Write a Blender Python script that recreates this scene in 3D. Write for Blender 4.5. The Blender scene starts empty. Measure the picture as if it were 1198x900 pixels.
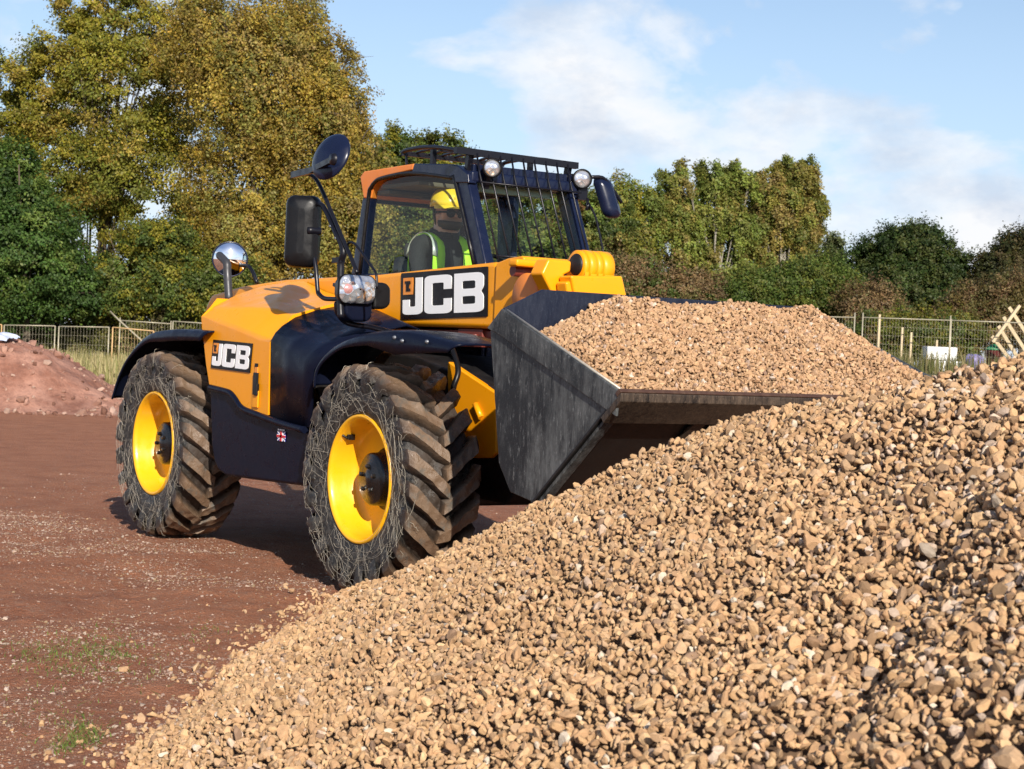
import bpy, bmesh, math, random
import numpy as np
from mathutils import Vector, Matrix, Quaternion
random.seed(7); RNG = np.random.default_rng(7)
sc = bpy.context.scene
COL = sc.collection
R = math.radians

# ------------------------------------------------------------------ camera
W, H = 1198.0, 900.0
CAM = np.array([10.65098, -5.45755, 1.29929])
YAW, PITCH, ROLL, FPX = 2.54698, -0.01941, 0.04226, 2035.28
_f = np.array([math.cos(YAW)*math.cos(PITCH), math.sin(YAW)*math.cos(PITCH), math.sin(PITCH)])
_r = np.array([math.sin(YAW), -math.cos(YAW), 0.0]); _u = np.cross(_r, _f)
CR = math.cos(ROLL)*_r + math.sin(ROLL)*_u
CU = -math.sin(ROLL)*_r + math.cos(ROLL)*_u
CF = _f
camd = bpy.data.cameras.new('camera'); cam = bpy.data.objects.new('camera', camd); COL.objects.link(cam)
camd.sensor_width = 36; camd.lens = FPX/W*36; camd.clip_end = 3000; camd.clip_start = .05
cam.matrix_world = Matrix(((CR[0], CU[0], -CF[0], CAM[0]), (CR[1], CU[1], -CF[1], CAM[1]), (CR[2], CU[2], -CF[2], CAM[2]), (0, 0, 0, 1)))
camd.dof.use_dof = True; camd.dof.focus_distance = 8.3; camd.dof.aperture_fstop = 11
sc.camera = cam

def ray(px, py): return (px-W/2)/FPX*CR - (py-H/2)/FPX*CU + CF
def at(px, py, X=None, Y=None, Z=None, d=None):
    """measured photo point -> metres, on the real plane it lies in"""
    q = ray(px, py)
    if d is not None: k = d
    elif X is not None: k = (X-CAM[0])/q[0]
    elif Y is not None: k = (Y-CAM[1])/q[1]
    else: k = (Z-CAM[2])/q[2]
    return CAM + k*q
def xz(pts, Y): return [(p[0], p[2]) for p in (at(a, b, Y=Y) for a, b in pts)]

# ------------------------------------------------------------------ helpers
def tag(o, label=None, cat=None, group=None, kind=None):
    if label: o['label'] = label
    if cat: o['category'] = cat
    if group: o['group'] = group
    if kind: o['kind'] = kind
    return o
def wloc(o):
    v = Vector((0, 0, 0))
    while o is not None: v = v + o.location; o = o.parent
    return v
def empty(name, loc=(0, 0, 0), parent=None):
    o = bpy.data.objects.new(name, None); COL.objects.link(o); o.empty_display_size = .2
    if parent: o.parent = parent; o.location = Vector(loc)-wloc(parent)
    else: o.location = loc
    return o
class MB:
    def __init__(s): s.v = []; s.f = []; s.m = []; s.sm = []
    def add(s, V, F, m=0, smooth=False):
        b = len(s.v); s.v += [tuple(map(float, p)) for p in V]
        for f in F: s.f.append(tuple(i+b for i in f)); s.m.append(m); s.sm.append(smooth)
        return s
    def box(s, c, size, m=0, rot=None):
        x, y, z = size[0]/2, size[1]/2, size[2]/2
        P = [Vector((a*x, b*y, d*z)) for a in (-1, 1) for b in (-1, 1) for d in (-1, 1)]
        if rot is not None: P = [rot @ p for p in P]
        P = [p+Vector(c) for p in P]
        return s.add(P, [(0, 1, 3, 2), (4, 6, 7, 5), (0, 4, 5, 1), (2, 3, 7, 6), (0, 2, 6, 4), (1, 5, 7, 3)], m)
    def prism(s, poly, axis, a, b, m=0):
        """poly in the plane normal to axis; 'Y': (x,z)  'X': (y,z)  'Z': (x,y)"""
        n = len(poly)
        def P(p, t): return (p[0], t, p[1]) if axis == 'Y' else (t, p[0], p[1]) if axis == 'X' else (p[0], p[1], t)
        V = [P(p, a) for p in poly]+[P(p, b) for p in poly]
        F = [tuple(range(n))[::-1], tuple(range(n, 2*n))]+[(i, (i+1) % n, n+(i+1) % n, n+i) for i in range(n)]
        return s.add(V, F, m)
    def bar(s, a, b, w, h=None, m=0, up=(0, 0, 1)):
        a, b = Vector(a), Vector(b); d = b-a; h = h or w
        z = d.normalized(); x = Vector(up).cross(z)
        if x.length < 1e-3: x = Vector((1, 0, 0)).cross(z)
        x.normalize(); y = z.cross(x)
        rot = Matrix((x, y, z)).transposed()
        return s.box((a+b)/2, (w, h, d.length), m, rot)
    def tube(s, pts, r, n=8, m=0, smooth_path=0, cap=True):
        pts = [Vector(p) for p in pts]
        rr = [float(q) for q in r] if hasattr(r, '__len__') else [float(r)]*len(pts)
        if smooth_path:
            Q, RR = [], []
            for i in range(len(pts)-1):
                p0, p1, p2, p3 = pts[max(i-1, 0)], pts[i], pts[i+1], pts[min(i+2, len(pts)-1)]
                for k in range(smooth_path):
                    t = k/smooth_path
                    Q.append(.5*((2*p1)+(p2-p0)*t+(2*p0-5*p1+4*p2-p3)*t*t+(3*p1-p0-3*p2+p3)*t**3)); RR.append(rr[i]*(1-t)+rr[i+1]*t)
            Q.append(pts[-1]); RR.append(rr[-1]); pts, rr = Q, RR
        V, F = [], []
        prev = None
        for i, p in enumerate(pts):
            d = (pts[min(i+1, len(pts)-1)]-pts[max(i-1, 0)]).normalized()
            if prev is None:
                x = d.orthogonal().normalized()
            else:
                x = (prev-d*prev.dot(d)); x = x.normalized() if x.length > 1e-4 else d.orthogonal().normalized()
            prev = x; y = d.cross(x)
            V += [p+rr[i]*(math.cos(2*math.pi*k/n)*x+math.sin(2*math.pi*k/n)*y) for k in range(n)]
        for i in range(len(pts)-1):
            for k in range(n): F.append((i*n+k, i*n+(k+1) % n, (i+1)*n+(k+1) % n, (i+1)*n+k))
        s.add(V, F, m, True)
        if cap:
            b = len(s.v)-len(V)
            s.f.append(tuple(b+k for k in range(n))[::-1]); s.f.append(tuple(len(s.v)-n+k for k in range(n))); s.m += [m, m]; s.sm += [False, False]
        return s
    def lathe(s, prof, n=48, c=(0, 0, 0), rot=None, m=0, smooth=True):
        """prof: (radius, axial) about local Y"""
        V, F = [], []
        for r, y in prof:
            for k in range(n):
                a = 2*math.pi*k/n; V.append(Vector((r*math.cos(a), y, r*math.sin(a))))
        if rot is not None: V = [rot @ p for p in V]
        V = [p+Vector(c) for p in V]
        for i in range(len(prof)-1):
            for k in range(n): F.append((i*n+k, (i+1)*n+k, (i+1)*n+(k+1) % n, i*n+(k+1) % n))
        return s.add(V, F, m, smooth)
    def grid(s, rows, m=0, smooth=True):
        n = len(rows[0]); V = [p for r in rows for p in r]
        F = [(i*n+j, i*n+j+1, (i+1)*n+j+1, (i+1)*n+j) for i in range(len(rows)-1) for j in range(n-1)]
        return s.add(V, F, m, smooth)
    def build(s, name, mats, parent=None, bevel=0, seg=2, thick=0, angle=30, fix=True):
        me = bpy.data.meshes.new(name); me.from_pydata(s.v, [], s.f)
        me.polygons.foreach_set('material_index', s.m); me.polygons.foreach_set('use_smooth', s.sm)
        for mt in (mats if isinstance(mats, (list, tuple)) else [mats]): me.materials.append(mt)
        o = bpy.data.objects.new(name, me); COL.objects.link(o)
        bm = bmesh.new(); bm.from_mesh(me)
        if fix and s.f: bmesh.ops.recalc_face_normals(bm, faces=bm.faces)
        if thick:
            bmesh.ops.solidify(bm, geom=bm.faces[:], thickness=thick)
        if bevel:
            bmesh.ops.remove_doubles(bm, verts=bm.verts, dist=1e-5)
            es = [e for e in bm.edges if len(e.link_faces) == 2 and e.calc_face_angle(0) > R(angle)]
            bmesh.ops.bevel(bm, geom=es, offset=bevel, segments=seg, profile=.5, affect='EDGES', clamp_overlap=True)
            for f in bm.faces: f.smooth = True
        bm.to_mesh(me); bm.free()
        if parent:
            L = wloc(parent); o.parent = parent; me.transform(Matrix.Translation(-L))
        if bevel:
            me.set_sharp_from_angle(angle=R(50)); wn = o.modifiers.new('weighted', 'WEIGHTED_NORMAL'); wn.keep_sharp = True
        return o
def place_origin(o, loc):
    L = Vector(loc); o.data.transform(Matrix.Translation(-L)); o.location = L
    return o
def copy_tree(o, parent=None):
    c = o.copy(); COL.objects.link(c)
    if parent is not None: c.parent = parent
    for ch in list(o.children): copy_tree(ch, c)
    return c
def np_mesh(name, V, F, mats, cols=None, smooth=False, mi=None, parent=None):
    """fast mesh from arrays; F (n,k); cols per vertex"""
    me = bpy.data.meshes.new(name)
    n, k = F.shape
    me.vertices.add(len(V)); me.vertices.foreach_set('co', np.asarray(V, np.float32).ravel())
    me.loops.add(n*k); me.loops.foreach_set('vertex_index', F.astype(np.int32).ravel())
    me.polygons.add(n); me.polygons.foreach_set('loop_start', np.arange(0, n*k, k, dtype=np.int32))
    me.polygons.foreach_set('use_smooth', np.full(n, smooth))
    for mt in (mats if isinstance(mats, (list, tuple)) else [mats]): me.materials.append(mt)
    if mi is not None: me.polygons.foreach_set('material_index', mi.astype(np.int32))
    if cols is not None:
        a = me.attributes.new('tint', 'FLOAT_COLOR', 'POINT')
        c = np.ones((len(V), 4), np.float32); c[:, :3] = cols; a.data.foreach_set('color', c.ravel())
    me.update(calc_edges=True)
    o = bpy.data.objects.new(name, me); COL.objects.link(o)
    if parent:
        me.transform(Matrix.Translation(-wloc(parent))); o.parent = parent
    return o

# ------------------------------------------------------------------ materials
def s2l(*c): return tuple(((x/255)/12.92 if x/255 <= .04045 else ((x/255+.055)/1.055)**2.4) for x in c)
def new_mat(name):
    m = bpy.data.materials.new(name); m.use_nodes = True
    nt = m.node_tree; b = nt.nodes['Principled BSDF']
    return m, nt, b
def node(nt, t, **kw):
    n = nt.nodes.new(t)
    for k, v in kw.items():
        if k in n.inputs: n.inputs[k].default_value = v
        else: setattr(n, k, v)
    return n
def ramp(nt, fac, stops):
    n = nt.nodes.new('ShaderNodeValToRGB'); e = n.color_ramp.elements
    while len(e) < len(stops): e.new(.5)
    for i, (p, c) in enumerate(stops): e[i].position = p; e[i].color = (*c, 1) if len(c) == 3 else c
    nt.links.new(fac, n.inputs['Fac']); return n.outputs['Color']
def mixc(nt, fac, a, b):
    n = nt.nodes.new('ShaderNodeMix'); n.data_type = 'RGBA'
    for sck, v in ((n.inputs[0], fac), (n.inputs[6], a), (n.inputs[7], b)):
        if hasattr(v, 'links'): nt.links.new(v, sck)
        elif isinstance(v, tuple): sck.default_value = (*v, 1) if len(v) == 3 else v
        else: sck.default_value = v
    return n.outputs[2]
def noise(nt, co, scale, detail=4, rough=.6, stretch=None, out='Fac'):
    if stretch:
        mp = nt.nodes.new('ShaderNodeMapping'); mp.inputs['Scale'].default_value = stretch
        nt.links.new(co, mp.inputs['Vector']); co = mp.outputs['Vector']
    n = node(nt, 'ShaderNodeTexNoise', Scale=scale, Detail=detail, Roughness=rough)
    nt.links.new(co, n.inputs['Vector']); return n.outputs[out]
def objco(nt): return nt.nodes.new('ShaderNodeTexCoord').outputs['Object']
def bump(nt, b, h, strength=.3, dist=.01):
    n = node(nt, 'ShaderNodeBump', Strength=strength, Distance=dist)
    nt.links.new(h, n.inputs['Height']); nt.links.new(n.outputs[0], b.inputs['Normal'])
def mk(name, col, rough=.5, metal=0, var=.15, vs=6, dirt=None, dirt_amt=.5, ds=4, bmp=0, bs=60, coat=0, rvar=.12, spec=.5, stretch=None):
    m, nt, b = new_mat(name); co = objco(nt)
    n1 = noise(nt, co, vs, 5, .6, stretch)
    c = mixc(nt, n1, tuple(x*(1-var) for x in col), tuple(min(1, x*(1+var)) for x in col))
    if dirt:
        n2 = noise(nt, co, ds, 8, .7, stretch)
        f = ramp(nt, n2, [(max(0, .62-dirt_amt*.3), (0, 0, 0)), (.85, (dirt_amt,)*3)])
        c = mixc(nt, f, c, dirt)
    nt.links.new(c, b.inputs['Base Color'])
    n3 = noise(nt, co, vs*3, 4)
    nt.links.new(ramp(nt, n3, [(.3, (max(0, rough-rvar),)*3), (.7, (min(1, rough+rvar),)*3)]), b.inputs['Roughness'])
    b.inputs['Metallic'].default_value = metal; b.inputs['Specular IOR Level'].default_value = spec
    b.inputs['Coat Weight'].default_value = coat; b.inputs['Coat Roughness'].default_value = .12
    if bmp: bump(nt, b, noise(nt, co, bs, 6, .7), bmp, .01)
    return m
M = {}
M['yellow'] = mk('yellow_paint', (.86, .325, .004), .36, 0, .05, 3, dirt=(.42, .22, .05), dirt_amt=.16, ds=5, spec=.35, coat=.06, bmp=.02, bs=8)
M['rim_yellow'] = mk('rim_yellow_paint', (.85, .42, .008), .35, 0, .06, 5, dirt=(.35, .2, .05), dirt_amt=.3, ds=9, coat=.2)
M['orange'] = mk('roof_orange_paint', (.72, .22, .035), .45, 0, .06, 3, dirt=(.4, .25, .12), dirt_amt=.2)
M['navy'] = mk('navy_black_moulding', (.005, .007, .018), .33, 0, .2, 5, dirt=(.02, .018, .018), dirt_amt=.08, ds=7, bmp=.02, bs=180, spec=.10)
M['cabnavy'] = mk('cab_navy_paint', (.007, .011, .032), .28, 0, .2, 5, dirt=(.05, .045, .04), dirt_amt=.10, ds=9, coat=.05, spec=.32)
M['black'] = mk('black_plastic', (.006, .006, .007), .36, 0, .25, 6, dirt=(.03, .025, .02), dirt_amt=.15, ds=8, bmp=.04, bs=300, spec=.3)
M['tube'] = mk('black_tube_paint', (.006, .006, .010), .35, 0, .2, 6, spec=.35)
M['chassis'] = mk('dark_chassis_steel', (.007, .006, .006), .55, 0, .3, 5, dirt=(.05, .032, .024), dirt_amt=.3, ds=6, bmp=.2, bs=40)
M['hubblack'] = mk('hub_black_paint', (.007, .006, .006), .32, 0, .3, 20, dirt=(.05, .032, .022), dirt_amt=.25, ds=14, coat=.2, bmp=.1, bs=60)
M['white'] = mk('white_vinyl', (.92, .92, .92), .4, 0, .02, 5)
M['logoblack'] = mk('black_vinyl', (.006, .005, .006), .35, 0, .1, 5, spec=.2)
M['logoorange'] = mk('orange_vinyl', (.80, .27, .03), .4, 0, .05, 5)
M['red'] = mk('red_vinyl', (.55, .02, .03), .4)
M['blue'] = mk('blue_vinyl', (.02, .03, .25), .4)
M['redbrown'] = mk('red_brown_steel', (.16, .03, .02), .5, 0, .3)
M['hiviz'] = mk('lime_vest_fabric', (.45, .95, .03), .75, 0, .12, 12)
M['reflect'] = mk('vest_reflective_tape', (.55, .6, .55), .35, .3)
M['jacket'] = mk('dark_jacket_cloth', (.012, .013, .016), .85, 0, .3, 20, bmp=.2, bs=80)
M['trousers'] = mk('dark_trousers_cloth', (.02, .022, .03), .85, 0, .3, 20)
M['skin'] = mk('skin', (.52, .29, .21), .5, 0, .1, 30)
M['hair'] = mk('dark_hair', (.03, .02, .014), .6, 0, .3, 60)
M['helmet'] = mk('yellow_helmet_plastic', (.80, .56, .03), .3, 0, .06, 8, coat=.3)
M['seatcloth'] = mk('seat_cloth', (.02, .02, .022), .85)
M['headliner'] = mk('cab_headliner', (.10, .085, .06), .9, 0, .2, 9)
M['galv'] = mk('galvanised_fence_steel', (.37, .335, .245), .45, .15, .2, 9, dirt=(.25, .16, .09), dirt_amt=.5, ds=3)
M['galv2'] = mk('rusty_fence_steel', (.56, .36, .17), .55, .1, .2, 9)
M['wood'] = mk('weathered_pale_timber', (.55, .43, .27), .8, 0, .25, 4, stretch=(1, 1, 6), bmp=.2, bs=30)
M['bark'] = mk('tree_bark', (.085, .065, .045), .9, 0, .4, 8, bmp=.5, bs=12)
M['palebark'] = mk('pale_birch_bark', (.30, .27, .22), .85, 0, .5, 5, bmp=.3, bs=12)
M['wrap'] = mk('white_plastic_wrap', (.80, .81, .80), .35, 0, .08, 4, bmp=.25, bs=9)
M['purple'] = mk('violet_plastic_sack', (.22, .19, .38), .5, 0, .25, 5, bmp=.3, bs=12)
M['maroon'] = mk('maroon_tub_plastic', (.13, .03, .03), .5)
M['greenlid'] = mk('green_tub_lid', (.02, .18, .07), .5)
M['tarp'] = mk('pale_blue_sheet_plastic', (.55, .60, .72), .35, 0, .15, 3, bmp=.3, bs=6)

# worn bucket steel: dark grey paint with scratch streaks and dust
def bucket_mat(name, base, worn, streak, amt):
    m, nt, b = new_mat(name); co = objco(nt)
    n1 = noise(nt, co, 1.6, 4, .6)
    n2 = noise(nt, co, 26, 8, .8, streak)
    n3 = noise(nt, co, 90, 5, .75, streak)
    n4 = noise(nt, co, 160, 3, .7)
    a = node(nt, 'ShaderNodeMath', operation='MULTIPLY'); nt.links.new(n2, a.inputs[0]); nt.links.new(n1, a.inputs[1])
    f = ramp(nt, a.outputs[0], [(.20, (0, 0, 0)), (.38, (amt,)*3)])
    c = mixc(nt, f, base, worn)
    f2 = ramp(nt, n3, [(.57, (0, 0, 0)), (.66, (.9*amt,)*3)])
    c = mixc(nt, f2, c, tuple(x*1.3 for x in worn))
    f3 = ramp(nt, n4, [(.60, (0, 0, 0)), (.72, (.5,)*3)])
    c = mixc(nt, f3, c, tuple(x*1.1 for x in worn))
    nt.links.new(c, b.inputs['Base Color'])
    nt.links.new(ramp(nt, n2, [(.3, (.34,)*3), (.7, (.55,)*3)]), b.inputs['Roughness'])
    b.inputs['Metallic'].default_value = .3; b.inputs['Specular IOR Level'].default_value = .45
    bump(nt, b, n3, .12, .004)
    return m
M['bucket'] = bucket_mat('bucket_side_steel', (.014, .016, .018), (.24, .245, .235), (1, 1, .22), .62)
M['bucket_in'] = bucket_mat('bucket_guard_steel', (.010, .014, .030), (.08, .09, .12), (1, 1, .3), .25)
M['bucket_under'] = bucket_mat('bucket_floor_steel', (.006, .006, .007), (.06, .05, .042), (1.0, 2.2, .25), .35)
M['bucket_edge'] = bucket_mat('bucket_edge_steel', (.011, .009, .008), (.22, .15, .10), (2.4, 1.6, .35), .5)
M['bucket_lip'] = mk('rust_worn_lip', (.09, .045, .03), .5, .3, .4, 20, dirt=(.3, .2, .12), dirt_amt=.5, ds=12)

# chrome, lenses, glass
M['chrome'], _nt, _b = new_mat('mirror_chrome'); _b.inputs['Base Color'].default_value = (.92, .93, .95, 1); _b.inputs['Metallic'].default_value = 1; _b.inputs['Roughness'].default_value = .03
def glass_mat(name, tint, refl=.10):
    m, nt, b = new_mat(name); nt.nodes.remove(b)
    t = node(nt, 'ShaderNodeBsdfTransparent'); t.inputs[0].default_value = (*tint, 1)
    g = node(nt, 'ShaderNodeBsdfGlossy', Roughness=.02)
    lw = node(nt, 'ShaderNodeLayerWeight', Blend=.5)
    pw = node(nt, 'ShaderNodeMath', operation='POWER'); nt.links.new(lw.outputs['Facing'], pw.inputs[0]); pw.inputs[1].default_value = 5
    ma = node(nt, 'ShaderNodeMath', operation='MULTIPLY_ADD'); nt.links.new(pw.outputs[0], ma.inputs[0]); ma.inputs[1].default_value = .9; ma.inputs[2].default_value = refl*.45
    mx = node(nt, 'ShaderNodeMixShader'); nt.links.new(ma.outputs[0], mx.inputs[0])
    nt.links.new(t.outputs[0], mx.inputs[1]); nt.links.new(g.outputs[0], mx.inputs[2])
    nt.links.new(mx.outputs[0], nt.nodes['Material Output'].inputs[0]); return m
M['glass'] = glass_mat('cab_glass', (.84, .91, .86), .05)
M['lens'], _nt, _b = new_mat('lamp_lens_clear'); _co = objco(_nt)
_v = node(_nt, 'ShaderNodeTexVoronoi', Scale=28); _nt.links.new(_co, _v.inputs['Vector'])
_nt.links.new(ramp(_nt, _v.outputs['Distance'], [(.0, (.95, .95, .95)), (.5, (.75, .76, .78)), (.9, (.38, .38, .40))]), _b.inputs['Base Color'])
_b.inputs['Metallic'].default_value = .75; _b.inputs['Roughness'].default_value = .12; _b.inputs['Coat Weight'].default_value = 1
bump(_nt, _b, _v.outputs['Distance'], .5, .02)
M['redlens'] = mk('red_indicator_lens', (.72, .36, .34), .15, .4, .3, 60, coat=1)

# tyre: black rubber, dusty sidewall, brown clay on the tread
def tyre_mat():
    m, nt, b = new_mat('muddy_tyre_rubber'); co = objco(nt)
    sp = node(nt, 'ShaderNodeSeparateXYZ'); nt.links.new(co, sp.inputs[0])
    cb = node(nt, 'ShaderNodeCombineXYZ'); nt.links.new(sp.outputs[0], cb.inputs[0]); nt.links.new(sp.outputs[2], cb.inputs[2])
    ln = node(nt, 'ShaderNodeVectorMath', operation='LENGTH'); nt.links.new(cb.outputs[0], ln.inputs[0])
    n1 = noise(nt, co, 9, 8, .7); n2 = noise(nt, co, 38, 6, .7); n3 = noise(nt, co, 4, 5, .6)
    ad = node(nt, 'ShaderNodeMath', operation='MULTIPLY_ADD'); nt.links.new(n1, ad.inputs[0]); ad.inputs[1].default_value = .09; nt.links.new(ln.outputs['Value'], ad.inputs[2])
    f = ramp(nt, ad.outputs[0], [(.560, (0, 0, 0)), (.60, (1, 1, 1))])
    rub = mixc(nt, ramp(nt, n2, [(.45, (0, 0, 0)), (.72, (1, 1, 1))]), (.013, .0125, .012), (.10, .088, .072))
    mud = mixc(nt, n3, (.105, .062, .038), (.20, .135, .085))
    mud = mixc(nt, ramp(nt, n1, [(.52, (0, 0, 0)), (.66, (1, 1, 1))]), mud, (.085, .085, .075))
    mud = mixc(nt, ramp(nt, n2, [(.56, (0, 0, 0)), (.75, (.6, .6, .6))]), mud, (.30, .22, .16))
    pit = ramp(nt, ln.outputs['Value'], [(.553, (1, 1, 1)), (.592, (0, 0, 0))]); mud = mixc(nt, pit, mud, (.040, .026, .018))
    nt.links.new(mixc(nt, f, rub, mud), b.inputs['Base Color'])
    nt.links.new(ramp(nt, n1, [(.38, (.24,)*3), (.6, (.72,)*3)]), b.inputs['Roughness'])
    bump(nt, b, n2, .6, .014); return m
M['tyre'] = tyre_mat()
M['straw'] = mk('dried_grass_strands', (.43, .385, .31), .8, 0, .3, 6)

def tint_mat(name, rough=.8, translucent=0., bmp=0, bs=60, spec=.3, var=0):
    m, nt, b = new_mat(name)
    a = node(nt, 'ShaderNodeAttribute', attribute_name='tint')
    c = a.outputs['Color']
    co = objco(nt)
    if var:
        c = mixc(nt, ramp(nt, noise(nt, co, var, 4, .7), [(.35, (0, 0, 0)), (.75, (.45,)*3)]), c, (.16, .105, .06))
    nt.links.new(c, b.inputs['Base Color']); b.inputs['Roughness'].default_value = rough; b.inputs['Specular IOR Level'].default_value = spec
    if bmp: bump(nt, b, noise(nt, co, bs, 4, .7), bmp, .004)
    if translucent:
        t = node(nt, 'ShaderNodeBsdfTranslucent'); nt.links.new(c, t.inputs[0])
        mx = node(nt, 'ShaderNodeMixShader'); mx.inputs[0].default_value = translucent
        nt.links.new(b.outputs[0], mx.inputs[1]); nt.links.new(t.outputs[0], mx.inputs[2])
        nt.links.new(mx.outputs[0], nt.nodes['Material Output'].inputs[0])
    return m
M['leaf'] = tint_mat('leaf_surface', .55, .42, spec=.35)
M['stone'] = tint_mat('gravel_stone', .85, 0, .35, 130, .25, var=70)
M['grass'] = tint_mat('grass_blades', .7, .25)

# ------------------------------------------------------------------ terrain
DX, DY = CR[:2]/np.linalg.norm(CR[:2]), CF[:2]/np.linalg.norm(CF[:2])
def uv_of(x, y): return (x-CAM[0])*DX[0]+(y-CAM[1])*DX[1], (x-CAM[0])*DY[0]+(y-CAM[1])*DY[1]
def xy_of(u, v): return CAM[0]+u*DX[0]+v*DY[0], CAM[1]+u*DX[1]+v*DY[1]
def sst(t): t = np.clip(t, 0, 1); return t*t*(3-2*t)
def vnoise(x, y, s, seed=0):
    x = np.asarray(x, float)/s+seed*17.3; y = np.asarray(y, float)/s-seed*9.1
    xi, yi = np.floor(x).astype(int), np.floor(y).astype(int); fx, fy = sst(x-xi), sst(y-yi)
    def h(a, b): 
        n = (a*374761393+b*668265263+seed*974634777) & 0x7fffffff
        n = ((n ^ (n >> 13))*1274126177) & 0x7fffffff
        return ((n ^ (n >> 16)) & 0xffff)/65535.
    return (h(xi, yi)*(1-fx)+h(xi+1, yi)*fx)*(1-fy)+(h(xi, yi+1)*(1-fx)+h(xi+1, yi+1)*fx)*fy
def fbm(x, y, s, seed=0, o=4): return sum(vnoise(x, y, s/2**k, seed+k)/2**k for k in range(o))/(2-2**(1-o))
def ground_z(x, y):
    x = np.asarray(x, float); y = np.asarray(y, float); u, v = uv_of(x, y)
    z = 1.15*sst((u+3)/14)*sst((v-17)/30)
    near = np.exp(-((u+.5)**2+(v-8)**2)/90)
    rut = (fbm(x, y, .9, 3)-.5)*.07+(fbm(x, y, .25, 5)-.5)*.045+(fbm(x, y, .09, 6, 2)-.5)*.022*np.exp(-((u+1)**2+(v-7.5)**2)/40)+(fbm(x, y, 3., 8)-.5)*.05
    # softened under the tyres so the machine stands level
    for wx, wy in ((0, -.83), (2.75, -.83), (0, .83), (2.75, .83)):
        k = np.exp(-((x-wx)**2/.25+(y-wy)**2/.15)); rut = rut*(1-k)-.012*k
    return z+rut*np.maximum(near, .35)
def axis_steps(lo, a, b, hi, fine):
    c = [*np.arange(a, b, fine)]
    s = fine; p = b
    while p < hi: c.append(p); s *= 1.13; p += s
    c.append(hi); s = fine; p = a-fine; L = []
    while p > lo: L.append(p); s *= 1.13; p -= s
    L.append(lo); return np.array(L[::-1]+c)
gx = axis_steps(-900, -3.2, 6.5, 900, .032); gy = axis_steps(-900, -4.6, 1.6, 900, .032)
GX, GY = np.meshgrid(gx, gy, indexing='ij')
GZ = ground_z(GX, GY)
n1, n2 = GX.shape; idx = np.arange(n1*n2).reshape(n1, n2)
F = np.stack([idx[:-1, :-1], idx[1:, :-1], idx[1:, 1:], idx[:-1, 1:]], -1).reshape(-1, 4)
def ground_mat():
    m, nt, b = new_mat('red_brown_earth'); co = objco(nt)
    nA = noise(nt, co, .55, 6, .65); nB = noise(nt, co, 2.6, 7, .7); nC = noise(nt, co, 55, 4, .75); nD = noise(nt, co, 14, 6, .7); nE = noise(nt, co, .16, 4, .6)
    c = mixc(nt, nA, (.36, .132, .064), (.46, .205, .112))
    c = mixc(nt, ramp(nt, nB, [(.42, (0, 0, 0)), (.68, (.8,)*3)]), c, (.26, .090, .045))
    c = mixc(nt, ramp(nt, nD, [(.50, (0, 0, 0)), (.72, (.65,)*3)]), c, (.33, .20, .14))
    c = mixc(nt, ramp(nt, nC, [(.56, (0, 0, 0)), (.68, (.8,)*3)]), c, (.47, .32, .23))
    nF = noise(nt, co, 120, 3, .8); c = mixc(nt, ramp(nt, nF, [(.52, (0, 0, 0)), (.66, (.6,)*3)]), c, (.15, .055, .03))
    # olive ground cover beyond the yard
    sp = node(nt, 'ShaderNodeVectorMath', operation='DOT_PRODUCT'); nt.links.new(co, sp.inputs[0]); sp.inputs[1].default_value = (DY[0], DY[1], 0)
    a = node(nt, 'ShaderNodeMath', operation='MULTIPLY_ADD'); nt.links.new(nE, a.inputs[0]); a.inputs[1].default_value = 14; nt.links.new(sp.outputs['Value'], a.inputs[2])
    off = float(CAM[0]*DY[0]+CAM[1]*DY[1])
    mr = node(nt, 'ShaderNodeMapRange'); mr.inputs['From Min'].default_value = off+42; mr.inputs['From Max'].default_value = off+50; nt.links.new(a.outputs[0], mr.inputs['Value'])
    c = mixc(nt, mr.outputs[0], c, mixc(nt, nB, (.085, .085, .03), (.19, .16, .07)))
    nt.links.new(c, b.inputs['Base Color']); b.inputs['Roughness'].default_value = .9; b.inputs['Specular IOR Level'].default_value = .25
    ad = node(nt, 'ShaderNodeMath', operation='ADD'); nt.links.new(nD, ad.inputs[0]); nt.links.new(nC, ad.inputs[1])
    bump(nt, b, ad.outputs[0], 1., .035); return m
g = np_mesh('ground', np.stack([GX, GY, GZ], -1).reshape(-1, 3), F, ground_mat(), smooth=True)
tag(g, 'bare red brown earth of the building site', 'ground', kind='structure')

# ------------------------------------------------------------------ stones
def ico(sub):
    bm = bmesh.new(); bmesh.ops.create_icosphere(bm, subdivisions=sub, radius=1)
    V = np.array([v.co[:] for v in bm.verts]); Fa = np.array([[v.index for v in f.verts] for f in bm.faces]); bm.free(); return V, Fa
def stone_shapes(sub, k, rng):
    V, Fa = ico(sub); out = []
    for _ in range(k):
        P = V*(1+rng.normal(0, .05, (len(V), 1)))
        for _ in range(rng.integers(7, 12)):
            nrm = rng.normal(size=3); nrm /= np.linalg.norm(nrm); d = rng.uniform(.38, .78)
            P = P-np.maximum(P @ nrm-d, 0)[:, None]*nrm
        P = P*np.array([rng.uniform(.9, 1.4), rng.uniform(.65, 1.0), rng.uniform(.5, .85)])
        out.append(P/np.abs(P).max()*1.05)
    return out, Fa
def rand_rot(n, rng):
    q = rng.normal(size=(n, 4)); q /= np.linalg.norm(q, axis=1)[:, None]; w, x, y, z = q.T
    return np.stack([np.stack([1-2*(y*y+z*z), 2*(x*y-z*w), 2*(x*z+y*w)], -1), np.stack([2*(x*y+z*w), 1-2*(x*x+z*z), 2*(y*z-x*w)], -1), np.stack([2*(x*z-y*w), 2*(y*z+x*w), 1-2*(x*x+y*y)], -1)], 1)
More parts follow.
